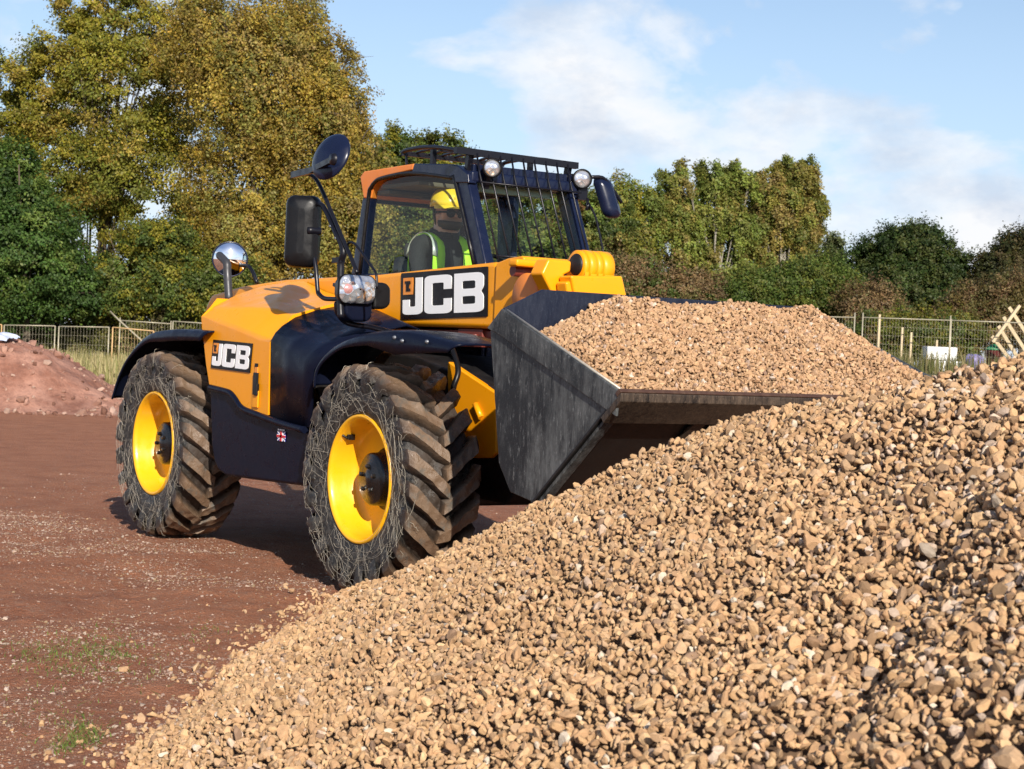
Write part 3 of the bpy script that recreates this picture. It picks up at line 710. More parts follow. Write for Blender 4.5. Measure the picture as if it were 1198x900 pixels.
# front mudguard
def fender(name, edge, y0, y1, lip, parent, mat, crown=.015):
    """edge: (x,z) path of the outer rim; swept from y0 (outer) to y1 (inner) with a downturned lip"""
    pts = [Vector((x, 0, z)) for x, z in edge]; Q = []
    for i in range(len(pts)-1):
        p0, p1, p2, p3 = pts[max(i-1, 0)], pts[i], pts[i+1], pts[min(i+2, len(pts)-1)]
        for k in range(5):
            t = k/5; Q.append((i+t, .5*((2*p1)+(p2-p0)*t+(2*p0-5*p1+4*p2-p3)*t*t+(3*p1-p0-3*p2+p3)*t**3)))
    Q.append((len(pts)-1, pts[-1])); rows = []
    cx, cz = sum(p.x for p in pts)/len(pts), min(p.z for p in pts)-.25
    for u_, p in Q:
        lv = float(np.interp(u_, range(len(pts)), lip)); d = Vector((cx-p.x, 0, cz-p.z)).normalized()
        up = -d
        row = [p+d*lv+Vector((0, y0-.004, 0)), p+d*lv*.3+Vector((0, y0-.002, 0)), p+Vector((0, y0+.015, 0))+up*.012, p+Vector((0, y0+.05, 0))+up*(.014+crown*.6)]
        for t in (.35, .7, 1): row.append(p+Vector((0, y0+(y1-y0)*t, 0))+up*(.014+crown*(1-(t-.5)**2)))
        rows.append(row)
    f = MB(); f.grid(rows, 0, True)
    return f.build(name, mat, parent, thick=.010)
fe = xz([(366, 452), (369, 431), (381, 414.5), (400, 402), (430, 393), (470, 391.5), (500, 397), (521, 402), (530, 405)], -1.08)
ff = fender('front_mudguard', fe, -1.08, -.74, [.02, .03, .035, .03, .05, .115, .10, .075, .06], TH, M['navy'])
for a in ((462, 395), (471, 399), (500, 400)):
    bl = MB(); bl.lathe([(0, -.012), (.008, -.010), (.011, 0)], 8, tuple(at(*a, Y=-1.086))); bl.build('bolt', BOLT, ff)
re_ = xz([(130, 466), (138, 440), (150, 416), (170, 395), (190, 389.5), (215, 388.2), (239, 389.5)], -1.06)
fender('rear_mudguard', re_, -1.06, -.5, [.02, .02, .03, .04, .06, .07, .08], TH, M['navy'])
for nm_, ed in (('front_mudguard', fe), ('rear_mudguard', re_)):   # far side
    fender(nm_, ed, 1.06, .5, [.03]*len(ed), TH, M['navy'])
mf = MB(); mf.box((-.05, -.50, .95), (1.5, .03, .75)); mf.build('wheel_arch_panel', M['chassis'], TH, bevel=.01)
mf = MB(); mf.prism([(-.35, 1.1), (-.75, 1.15), (-.80, 1.35), (-.5, 1.45), (.0, 1.45), (.25, 1.2)], 'Y', -.36, .30); rb = mf.build('boom_tower', M['yellow'], TH, bevel=.03, seg=3)

# --- boom
bm_ = MB(); YB = -.30
bm_.prism([(-.95, 1.30), (-.95, 1.52), (-.86, 1.607), (-.38, 1.664), (.27, 1.703), (1.52, 1.722), (2.78, 1.774), (2.83, 1.772), (2.83, 1.412), (1.55, 1.42), (.3, 1.40)], 'Y', YB, .13)
boom = bm_.build('boom', M['yellow'], TH, bevel=.028, seg=3)
lg = MB(); lg.box((1.3, -.085, 1.375), (2.9, .34, .055)); lg.box((2.55, -.085, 1.36), (.25, .38, .10)); lg.tube([at(556, 391, Y=-.31), at(556, 396, Y=-.31)], .02, 10)
lg.build('boom_underside', M['redbrown'], TH, bevel=.008)  # red brown colour paints in the shade on the boom's lower flange
logo(at(469.7, 374.3, Y=YB), at(571, 370.6, Y=YB), at(470.3, 320, Y=YB), boom, (0, -1, 0))
hd = MB(); hd.prism([(2.835, 1.40), (2.838, 1.766), (2.95, 1.79), (3.085, 1.80), (3.10, 1.79), (3.16, 1.2), (3.35, .75), (3.2, .55), (3.05, .9)], 'Y', YB-.012, .145)
hd.build('boom_head', M['yellow'], TH, bevel=.03, seg=3)
# carriage behind the bucket: cross bar, side plates, tilt cylinder head
XA = 3.60
cr = MB()
p, q = at(611, 303.5, X=3.2), at(640, 316, X=3.2); cr.box(((3.17), (p[1]+q[1])/2+.10, (p[2]+q[2])/2+.004), (.08, q[1]-p[1]+.28, p[2]-q[2]-.006))
cr.build('cross_bar', M['yellow'], TH, bevel=.012)
cy = MB(); a = at(612, 340, X=3.2); b = at(634, 338, X=3.2); cy.lathe([(0, -.01), (.11, -.01), (.12, .0), (.12, .30), (0, .31)], 28, (3.24, a[1]-.01, a[2]-.03)); cy.build('pivot_tube', M['orange'], TH)
cy = MB(); a = at(622, 318, X=3.15); cy.tube([(3.12, a[1]-.1, a[2]), (3.12, a[1]+.25, a[2]-.01)], .03, 12); cy.build('tilt_rod', M['redbrown'], TH)
def plateX(px, X, dx, name, mat, bevel=.012):
    pl = [tuple(at(a, b, X=X)[1:]) for a, b in px]; m = MB(); m.prism(pl, 'X', X-dx, X); return m.build(name, mat, TH, bevel=bevel, seg=3)
plateX([(642, 303), (669, 305.5), (668, 318), (660, 322), (665, 347), (648, 347), (634, 320)], 3.5, .11, 'carriage_plate', M['yellow'])
plateX([(668, 322.5), (728.5, 323), (735, 352), (674, 352)], 3.62, .11, 'carriage_plate', M['yellow'])
plateX([(662, 330), (676, 327), (682, 352), (665, 352)], 3.60, .09, 'carriage_web', M['yellow'])
rt = MB(); c0 = at(689, 312, X=3.42); a = at(673, 309, X=3.42); b = at(709, 312, X=3.42)
for (y0, y1, rad) in ((a[1], a[1]+.035, .085), (a[1]+.035, a[1]+.085, .088), (a[1]+.085, a[1]+.125, .0865), (a[1]+.125, b[1], .088)):
    rt.lathe([(0, y0), (rad-.012, y0), (rad, y0+.008), (rad, y1-.008), (rad-.012, y1), (0, y1)], 28, (3.42, 0, c0[2]-.005))
    rt.box((3.42, (y0+y1)/2, c0[2]-.09), (.16, y1-y0-.012, .17))
rot_ = rt.build('tilt_lug', M['yellow'], TH, bevel=0)
pc = MB(); pc.lathe([(0, a[1]-.012), (.05, a[1]-.012), (.056, a[1]-.004), (.056, a[1]+.02)], 24, (3.43, 0, c0[2]+.005)); pc.build('lug_pin', M['chassis'], rot_)
cf = MB(); cf.box((3.75, -.08, 1.0), (.12, 1.0, .9)); cf.box((3.92, -.42, 1.05), (.32, .07, .75)); cf.box((3.92, .26, 1.05), (.32, .07, .75)); cf.build('carriage_frame', M['chassis'], TH, bevel=.015)

# --- bucket
M['worn'] = mk('bright_worn_steel', (.42, .38, .32), .45, .4, .35, 30)
BK = empty('bucket', (4.5, -.08, .65), TH)
Y0, Y1 = -1.13, .97
pB, pC, pD0, pD, pE, pF, pG, pH = xz([(590, 362), (573.5, 387), (583.3, 542), (596.7, 576), (622.8, 587.4), (698, 500), (711, 478), (727, 457.5)], Y0)
tk = .022
for (ya, yb, nm) in ((Y0, Y0+tk, 'side_plate'), (Y1-tk, Y1, 'side_plate')):
    s = MB(); s.prism([pB, pC, pD0, pD, pE, pF, pG, pH], 'Y', ya, yb); s.build(nm, M['bucket'], BK, bevel=.004)
# thick rim strip along the top edge of each cheek
def off(p, q, t): 
    d = Vector((q[0]-p[0], q[1]-p[1])).normalized(); return Vector((d.y, -d.x))*t
dn = off(pB, pH, .105)
stp = [pB, pH, (pH[0]-.02+dn.x*.75, pH[1]+dn.y*.95-.0), (pB[0]+dn.x+.06, pB[1]+dn.y-.055), pC, ]
for (ya, yb) in ((Y0-.016, Y0-.001), (Y1+.001, Y1+.016)):
    s = MB(); s.prism([(pB[0], pB[1]+.002), (pH[0], pH[1]+.002), (pH[0]-.012, pH[1]-.105), (pB[0]-.012, pB[1]-.115), (pC[0]-.006, pC[1]+.01)], 'Y', ya, yb); s.build('rim_strip', M['bucket'], BK, bevel=.004)
we = MB(); we.tube([(pB[0]+.02, Y0+.003, pB[1]-.004), (pH[0]-.01, Y0+.003, pH[1]+.006)], .006, 6); we.build('worn_edge', M['worn'], BK)
# back, heel and floor plates, inside the cheeks
def strip(p, q, ya, yb, th, mat, name, bevel=.004):
    d = Vector((q[0]-p[0], q[1]-p[1])).normalized(); n_ = Vector((-d.y, d.x))*th
    s = MB(); s.prism([p, q, (q[0]+n_.x, q[1]+n_.y), (p[0]+n_.x, p[1]+n_.y)], 'Y', ya, yb); return s.build(name, mat, BK, bevel=bevel)
ins = .004
strip(pC, pD0, Y0+ins+tk, Y1-tk-ins, .02, M['bucket_in'], 'back_plate')
strip(pD0, pE, Y0+ins+tk, Y1-tk-ins, .02, M['bucket_under'], 'heel_plate')
strip(pE, pH, Y0-.012, Y1+.012, -.018, M['bucket_under'], 'floor_plate')
dF = Vector((pH[0]-pE[0], pH[1]-pE[1])).normalized(); nF = Vector((dF.y, -dF.x))
def along(t, o_): return (pE[0]+dF.x*t+nF.x*o_, pE[1]+dF.y*t+nF.y*o_)
LF = math.hypot(pH[0]-pE[0], pH[1]-pE[1])
s = MB(); s.prism([along(LF-.155, .0185), along(LF+.012, .0185), along(LF+.012, .024), along(LF-.01, .048), along(LF-.155, .048)], 'Y', Y0-.02, Y1+.02); s.build('cutting_edge', M['bucket_edge'], BK, bevel=.005)
s = MB(); s.prism([along(LF-.02, -.004), along(LF+.012, -.004), along(LF+.016, .0180), along(LF-.02, .0180)], 'Y', Y0-.02, Y1+.02); s.build('lip', M['bucket_lip'], BK, bevel=.003)
for yy_ in (-1.105, -.62, -.50, .02, .14, .62, .86):
    w_ = .07 if yy_ > -1 else .05
    s = MB(); s.prism([along(.02, .0185), along(LF-.16, .0185), along(LF-.16, .036), along(.02, .036)], 'Y', yy_-w_/2, yy_+w_/2); s.build('wear_bar', M['bucket_edge'] if yy_ > -1 else M['bucket'], BK, bevel=.004)
# spill guard
g_ = MB(); zt = at(633, 339, X=4.15)[2]
g_.prism([(Y0, pC[1]), (Y0, pB[1]+.004), (-.925, zt), (.765, zt), (Y1, pB[1]+.004), (Y1, pC[1])], 'X', 4.150, 4.172); g_.build('spill_guard', M['bucket_in'], BK, bevel=.004)
g_ = MB(); g_.box((4.13, -.08, 1.30), (.03, 2.0, .08)); g_.box((4.12, -.4, 1.1), (.06, .06, .6)); g_.box((4.12, .24, 1.1), (.06, .06, .6)); g_.build('bucket_hanger', M['chassis'], BK, bevel=.006)

# gravel in the bucket
def load_z(x, y):
    rim = pH[1]+(pB[1]-pH[1])*(pH[0]-x)/(pH[0]-pB[0])
    a = pH[1]-.015+.60*(pH[0]-.02-x)-.12*np.maximum(0, (pH[0]-x)-.35); b = rim-.03-.12*np.clip((4.52-x)/.33, 0, 1)+.40*(y-Y0-.03); c_ = rim-.03+.52*(Y1-.03-y)
    top = 1.60+.015*np.sin(y*5)-.05*np.maximum(0, 4.42-x)/.25
    z = np.minimum(np.minimum(a, b), np.minimum(c_, top)); k = .03
    return z+(fbm(x, y, .22, 70, 3)-.5)*.06
sp = .0138; xg, yg = np.meshgrid(np.arange(4.19, pH[0]-.012, sp), np.arange(Y0+.04, Y1-.035, sp), indexing='ij')
zg = load_z(xg, yg); idx = np.arange(xg.size).reshape(xg.shape)
F4 = np.stack([idx[:-1, :-1], idx[1:, :-1], idx[1:, 1:], idx[:-1, 1:]], -1).reshape(-1, 4); BF = np.concatenate([F4[:, [0, 1, 2]], F4[:, [0, 2, 3]]]); BV = np.stack([xg, yg, zg-.012], -1).reshape(-1, 3)
xs = xg.ravel()+RNG.uniform(-.5, .5, xg.size)*sp; ys = yg.ravel()+RNG.uniform(-.5, .5, xg.size)*sp; n = len(xs)
S = np.clip(RNG.lognormal(math.log(.0105), .25, n), .006, .02); cols = stone_cols(n, RNG)*np.array([.97, .95, .98])
xs = np.clip(xs, 4.195, pH[0]-.025); ys = np.clip(ys, Y0+.045, Y1-.045)
V, Ft, C = scatter(np.stack([xs, ys, load_z(xs, ys)+RNG.uniform(-.3, .7, n)*S], 1), S, cols, 2, RNG)
o = np_mesh('gravel_load', np.concatenate([BV, V]), np.concatenate([BF, Ft+len(BV)]), M['stone'], np.concatenate([np.tile(np.array([[.20, .125, .07]]), (len(BV), 1)), C]))
tag(o, 'sandy tan gravel heaped inside the raised bucket', 'gravel load', kind='stuff')

# --- cab
YC0, YC1 = .20, 1.02
CAB = empty('cab', (.9, .6, 1.3), TH)
lo = MB(); lo.prism([(.25, .95), (1.95, .95), (1.98, 1.79), (.26, 1.76)], 'Y', YC0+.01, YC1-.01)
# hollow: side walls only
lo = MB()
lo.box((1.10, YC0+.02, 1.36), (1.68, .03, .82)); lo.box((1.10, YC1-.02, 1.36), (1.68, .03, .82)); lo.box((.27, .61, 1.36), (.03, .76, .82)); lo.box((1.94, .61, 1.36), (.03, .76, .82)); lo.box((1.10, .61, .96), (1.68, .76, .03))
lo.build('lower_body', M['cabnavy'], CAB, bevel=.01)
def post(px, ya, yb, name='post', mat='cabnavy'):
    s = MB(); s.prism(xz(px, YC0), 'Y', ya, yb); return s.build(name, M[mat], CAB, bevel=.012, seg=3)
Apx = [(532, 211), (547, 211), (567, 306), (567, 312), (555, 312)]
Rpx = [(424, 231), (431, 231), (421, 322), (410.5, 322)]
for (ya, yb) in ((YC0, YC0+.07), (YC1-.07, YC1)): post(Apx, ya, yb); post(Rpx, ya, yb)
s = MB(); s.prism([(.90, 1.78), (1.08, 1.78), (1.08, 2.36), (.88, 2.38)], 'Y', YC1-.05, YC1-.005); s.build('post', M['cabnavy'], CAB, bevel=.01)
# roof: orange rear moulding and navy front moulding
orp = xz([(425, 232), (421, 207), (425.5, 200.5), (484, 191.3), (482, 199), (446, 207.5), (438, 212), (433.5, 219), (430, 232)], YC0-.01)
s = MB(); s.prism(orp, 'Y', YC0-.01, YC1+.02); s.build('roof', M['orange'], CAB, bevel=.010, seg=3)
nvp = xz([(484.3, 191.3), (528, 192), (536, 194), (547, 203), (548, 214), (533, 214), (528, 207), (480, 201.5), (482.3, 199)], YC0-.012)
s = MB(); s.prism(nvp, 'Y', YC0-.012, YC0+.05); s.prism(nvp, 'Y', YC1-.04, YC1+.022); s.box((1.665, .61, 2.40), (.09, .74, .05)); s.box((1.07, .61, 2.435), (.09, .74, .04)); rf = s.build('roof', M['cabnavy'], CAB, bevel=.010, seg=3)
s = MB(); s.add([(1.09, YC0+.05, 2.452), (1.64, YC0+.05, 2.412), (1.64, YC1-.04, 2.412), (1.09, YC1-.04, 2.452)], [(0, 1, 2, 3)]); s.build('roof_window', M['glass'], CAB, fix=False)
# window trim line
tr = MB(); tr.tube([at(*p, Y=YC0-.004) for p in ((421, 320), (431, 232), (434, 220), (439, 213), (447, 208.5), (480, 202.5), (527, 208), (533, 214), (555, 310))], .014, 8, smooth_path=3); tr.build('window_seal', M['black'], CAB)
hl = MB(); hl.box((.83, .61, 2.345), (.48, .74, .03)); hl.box((.56, .61, 2.31), (.22, .72, .03)); hl.build('headliner', M['headliner'], CAB, bevel=.008)
hl = MB(); hl.lathe([(0, -.008), (.075, -.006), (.085, .004)], 28, (.78, .52, 2.28), Matrix.Rotation(R(90), 3, 'X')); hl.build('speaker_grille', M['black'], CAB)
s = MB(); s.box((1.69, .61, 2.345), (.10, .80, .07)); s.box((.40, .61, 2.30), (.05, .76, .10)); s.box((.98, YC1-.03, 2.37), (1.15, .06, .10)); s.build('header', M['cabnavy'], CAB, bevel=.015)
# panes
def pane(P, name='window'):
    m = MB(); m.add(P, [(0, 1, 2, 3)] if len(P) == 4 else [tuple(range(len(P)))]); return m.build(name, M['glass'], CAB, fix=False)
pane([at(*p, Y=YC0+.02) for p in ((421, 322), (431, 230), (440, 210), (480, 200), (528, 206), (534, 214), (556, 312))])
pane([at(*p, Y=YC1-.02)*np.array((1, 0, 1))+np.array((0, YC1-.02, 0)) for p in ()] or [(.33, YC1-.02, 1.77), (.44, YC1-.02, 2.34), (1.58, YC1-.02, 2.36), (1.88, YC1-.02, 1.80)])
pane([(1.70, YC0+.06, 2.31), (1.70, YC1-.06, 2.31), (1.945, YC1-.06, 1.79), (1.945, YC0+.06, 1.79)], 'windscreen')
pane([(.42, YC0+.06, 2.28), (.42, YC1-.06, 2.28), (.29, YC1-.06, 1.77), (.29, YC0+.06, 1.77)])
# seat, dash, steering wheel
s = MB(); s.box((.88, .54, 1.41), (.48, .46, .10)); s.box((.66, .54, 1.66), (.10, .42, .46)); s.box((.62, .54, 1.93), (.06, .24, .12)); s.box((.88, .54, 1.18), (.3, .3, .38)); s.build('seat', M['seatcloth'], CAB, bevel=.035, seg=3)
s = MB(); s.box((1.83, .60, 1.50), (.16, .70, .34)); s.bar((1.78, .54, 1.55), (1.60, .54, 1.74), .06); s.build('dashboard', M['black'], CAB, bevel=.03, seg=3)
tq = Matrix.Rotation(R(55), 3, 'Y'); s = MB(); s.tube([Vector((1.58, .54, 1.76))+tq @ Vector((.16*math.cos(k*math.pi/12), .16*math.sin(k*math.pi/12), 0)) for k in range(25)], .014, 8, cap=False)
for k in range(3): s.tube([Vector((1.58, .54, 1.76))-tq @ Vector((0, 0, .03)), Vector((1.58, .54, 1.76))+tq @ Vector((.15*math.cos(k*2.1), .15*math.sin(k*2.1), 0))], .010, 6)
s.build('steering_wheel', M['black'], CAB)
s = MB(); s.box((1.62, .60, 2.29), (.03, .55, .05)); s.build('sun_visor', mk('pale_green_visor', (.42, .55, .46), .4), CAB, bevel=.008)
# roof guard grille and screen rods
gd = MB()
z0, z1 = 2.552, 2.486; x0, x1 = .90, 1.70; ya, yb = .21, .99
def arc(y, dz=0): return [(x0-.0, y, z0-.012+dz), (x0+.03, y, z0+.004+dz), (x0+.25, y, z0+.010+dz), (x0+.5, y, z0-.012+dz), (x1, y, z1+dz)]
for k in range(9): gd.tube(arc(ya+(yb-ya)*k/8), .014 if k in (0, 8) else .009, 8, smooth_path=3)
gd.bar((x0, ya, z0-.01), (x0, yb, z0-.01), .03); gd.bar((x1, ya-.10, z1+.01), (x1, yb+.03, z1-.0), .040); gd.bar((x0+.45, ya, z0-.02), (x0+.45, yb, z0-.02), .02)
for y in (ya+.02, yb-.02): gd.bar((x1-.02, y, z1), (1.66, y, 2.38), .035); gd.bar((x0+.35, y, z0), (x0+.35, y, 2.42), .03); gd.bar((x0+.01, y, z0-.01), (x0+.03, y, 2.43), .012)
guard = gd.build('roof_guard', M['tube'], CAB, bevel=0)
rods = MB()
for k in range(9):
    y = .255+.085*k; rods.tube([(1.715, y, 2.49), (1.76, y, 2.36), (2.02, y, 1.80)], .0062, 6)
rods.tube([(1.79, .25, 2.31), (1.79, 1.0, 2.31)], .006, 6); rods.tube([(1.99, .25, 1.86), (1.99, 1.0, 1.86)], .008, 6)
rods.build('screen_guard', M['tube'], CAB)
# work lamps
def lamp(c, r, nrm):
    nrm = Vector(nrm).normalized(); rot = Vector((0, -1, 0)).rotation_difference(nrm).to_matrix(); e_ = empty('work_lamp', c, TH)
    b = MB(); b.lathe([(0, .10), (r*.5, .095), (r*.85, .06), (r*1.12, .0), (r*1.14, -.02), (r*.98, -.022)], 32, c, rot); b.build('lamp_shell', M['black'], e_)
    l_ = MB(); l_.lathe([(0, -.030), (r*.5, -.028), (r*.85, -.02), (r, -.012)], 32, c, rot); l_.build('lamp_lens', M['lens'], e_)
    s_ = MB(); s_.bar(Vector(c)+Vector((-.03, 0, -.02)), Vector(c)+Vector((-.06, .0, -.12)), .03); s_.build('lamp_bracket', M['tube'], e_)
p = at(575.3, 197, X=1.80); lamp(tuple(p), .052, (.93, -.35, -.02))
p = at(680.5, 209.8, X=1.75); lamp(tuple(p), .056, (.93, -.35, .0))
br = MB(); br.bar((1.68, .98, 2.42), p+np.array((-.08, 0, -.02)), .04); br.box(at(679, 225, X=1.72), (.06, .07, .10)); br.tube([at(687, 232, X=1.75), at(688, 241, X=1.76), at(686, 246, X=1.76)], .010, 6); br.tube([at(688, 238, X=1.76), at(696, 252, X=1.82), at(701, 272, X=1.88), at(706, 296, X=1.95)], .007, 6, smooth_path=4); br.build('lamp_mount', M['tube'], CAB)
# left mirror on its arm
lm = empty('side_mirror', (1.75, 1.17, 2.3), TH)
a = MB(); a.tube([at(690, 207.5, X=1.72), at(705, 208, X=1.74), at(713, 217, X=1.74), at(719, 225, X=1.74), at(727, 237, X=1.74)], .012, 8, smooth_path=3); a.tube([at(716, 221, X=1.74), at(711, 222, X=1.70)], .02, 8); a.build('mirror_arm', M['tube'], lm)
def rrect(w, h, r, n=6): return [(sx*(w/2-r)+r*math.cos(a0+k*math.pi/2/n), sy*(h/2-r)+r*math.sin(a0+k*math.pi/2/n)) for sx, sy, a0 in ((1, 1, 0), (-1, 1, math.pi/2), (-1, -1, math.pi), (1, -1, 1.5*math.pi)) for k in range(n+1)]
def rmirror(c, w, h, r, depth, ax, up, nrm, parent, mat, glass=True, dome=.0):
    """rounded-rectangle mirror; nrm points to the glass side"""
    ax, up, nrm, c = Vector(ax).normalized(), Vector(up).normalized(), Vector(nrm).normalized(), Vector(c)
    m = MB(); rows = []
    for (s_, t) in ((.96, 0), (1, .012), (1, depth*.35), (.97, depth*.7), (.86, depth*.95), (.6, depth+dome*.6), (.2, depth+dome)):
        rows.append([c+ax*x*s_+up*y*(1-(1-s_)*w/h)-nrm*t for x, y in rrect(w, h, r)])
    for rw in rows: rw.append(rw[0])
    m.grid(rows, 0, True); m.add(rows[-1][:-1], [tuple(range(len(rows[-1])-1))], 0, True); m.build('mirror_shell', mat, parent)
    g = MB(); P = [c+ax*x*.955+up*y*.97-nrm*.004 for x, y in rrect(w, h, r)]; g.add(P, [tuple(range(len(P)))]); g.build('mirror_glass', M['chrome'], parent)
cM = at(706.5, 232, X=1.70); rmirror(cM, .145, .27, .055, .06, tuple(CR*.62+CF*.75), tuple(CU*.96-CR*.28), tuple(CF*.62-CR*.75), lm, M['cabnavy'], dome=.02)

# --- right-hand lamp cluster with its pedestal, mirror frame and mirrors
XL = 2.33
pd = MB(); px = [(403, 352), (437, 352), (436, 372), (430, 377), (412, 376), (404, 368)]
pd.prism([tuple(at(a, b, X=XL-.02)[1:]) for a, b in px], 'X', XL-.16, XL-.02); pd.build('lamp_pedestal', M['navy'], TH, bevel=.02, seg=3)
hlp = empty('headlight', (XL, -.9, 1.6), TH)
pa, pb, pc_, pd_ = at(396.5, 338, X=XL), at(439, 338, X=XL), at(417, 322, X=XL), at(417, 355.5, X=XL)
cy_, cz_ = (pa[1]+pb[1])/2, (pc_[2]+pd_[2])/2; hw, hh = (pb[1]-pa[1])/2, (pc_[2]-pd_[2])/2
rows = []
for s_, t in ((.8, -.09), (1.02, -.015), (1.04, .0), (.99, .006)):
    rows.append([(XL+t, cy_+y*s_, cz_+z*s_) for y, z in rrect(2*hw, 2*hh, .048)])
for rw in rows: rw.append(rw[0])
m = MB(); m.grid(rows, 0, True); m.add(rows[0][:-1], [tuple(range(len(rows[0])-1))]); m.build('lamp_shell', M['black'], hlp)
rows = []
for s_, t in ((1.0, .002), (.93, .016), (.75, .028), (.4, .036), (.05, .038)):
    rows.append([(XL+t, cy_+y*s_, cz_+z*s_) for y, z in rrect(2*hw, 2*hh, .048)])
for rw in rows: rw.append(rw[0])
m = MB(); m.grid(rows, 0, True); m.build('lamp_lens', M['lens'], hlp)
m = MB(); m.lathe([(0, -.041), (.018, -.039), (.030, -.028)], 20, (XL, cy_-hw*.60, cz_), Matrix.Rotation(R(90), 3, 'Z')); m.build('indicator_lens', M['redlens'], hlp)
m = MB(); px = [(437, 330), (453, 331), (458, 337), (458, 356), (452, 362), (437, 362)]
m.prism([tuple(at(a, b, X=XL-.03)[1:]) for a, b in px], 'X', XL-.14, XL-.03); m.build('lamp_back_box', M['black'], hlp, bevel=.02, seg=3)
YM = -.95
mf = MB()
def mp(l, y=YM): return [at(a, b, Y=y) for a, b in l]
mf.tube(mp([(399, 372), (398, 350), (398.5, 320), (399, 306), (402, 296), (399, 284), (393, 272), (386, 257), (379, 243), (375, 239.5), (369, 239), (363.5, 242.5), (361.5, 249), (363.5, 262), (364, 270)]), [.020]*5+[.018]*2+[.014]*8, 10, smooth_path=4)
mf.tube(mp([(364, 270), (365, 290), (368, 305), (370, 318.5), (371.5, 338), (373, 344), (379, 349), (387, 350), (397, 350)]), .013, 10, smooth_path=4)
mf.tube(mp([(418, 320), (410, 300), (400.6, 279), (390, 254), (379, 228), (372, 213.5), (366, 206.5), (359, 203.5), (350, 204.5)]), .0115, 8, smooth_path=4)
mf.tube(mp([(406, 287), (409, 284), (415, 285.5), (424, 297), (434, 311), (440, 321), (441, 338)], -.93), .0075, 6, smooth_path=4)
mf.bar(at(391, 305, Y=YM), at(401, 304, Y=YM), .03); mf.bar(at(391, 333, Y=YM), at(397, 336, Y=YM), .018)
frm = mf.build('mirror_frame', M['tube'], TH)
for a, b in ((389.0, 265), (395.3, 279)):
    cp = MB(); cp.lathe([(0, -.022), (.006, -.022), (.008, -.012)], 8, tuple(at(a, b, Y=YM))); cp.build('clamp_bolt', BOLT, frm)
gr = MB(); gr.tube([at(395, 361, Y=-.9), at(397, 368, Y=-.9), at(400, 373.5, Y=-.88), at(408, 378.5, Y=-.84), at(420, 381, Y=-.8), at(434.5, 383, Y=-.76), at(456, 388.5, Y=-.74), at(484, 394, Y=-.74), at(509, 400, Y=-.74)], .015, 10, smooth_path=4); gr.build('grab_rail', M['tube'], TH)
sm = empty('side_mirror', tuple(at(353, 270, Y=-1.0)), TH)
cm = at(353.5, 270.8, Y=-1.0); nr = Vector((-.80, .60, 0)).normalized(); axm = Vector((.60, .80, 0)).normalized()
rmirror(cm-np.array(nr)*-.06, .195, .405, .05, .095, axm, (0.012, 0, 1), nr, sm, M['black'], dome=.012)
kb = MB(); kp = at(365, 270, Y=-.97); kb.lathe([(0, -.03), (.018, -.028), (.022, -.01), (.022, .05)], 16, tuple(kp)); kb.build('mirror_joint', M['tube'], sm)
rm = disc_mirror('round_mirror', tuple(at(387, 183.5, Y=-.98)), tuple(CF*.72+CR*.60-CU*.34), .134, depth=.035)
tb = MB(); tb.bar(at(342, 205, Y=-.99), at(366, 199, Y=-1.02), .020, .035); tb.bar(at(364, 199.5, Y=-1.02), at(389, 187, Y=-1.06), .022, .03); tb.lathe([(0, -.02), (.03, -.018), (.034, 0)], 16, tuple(at(391, 186.5, Y=-1.055))); tb.build('mirror_bracket', M['tube'], rm)

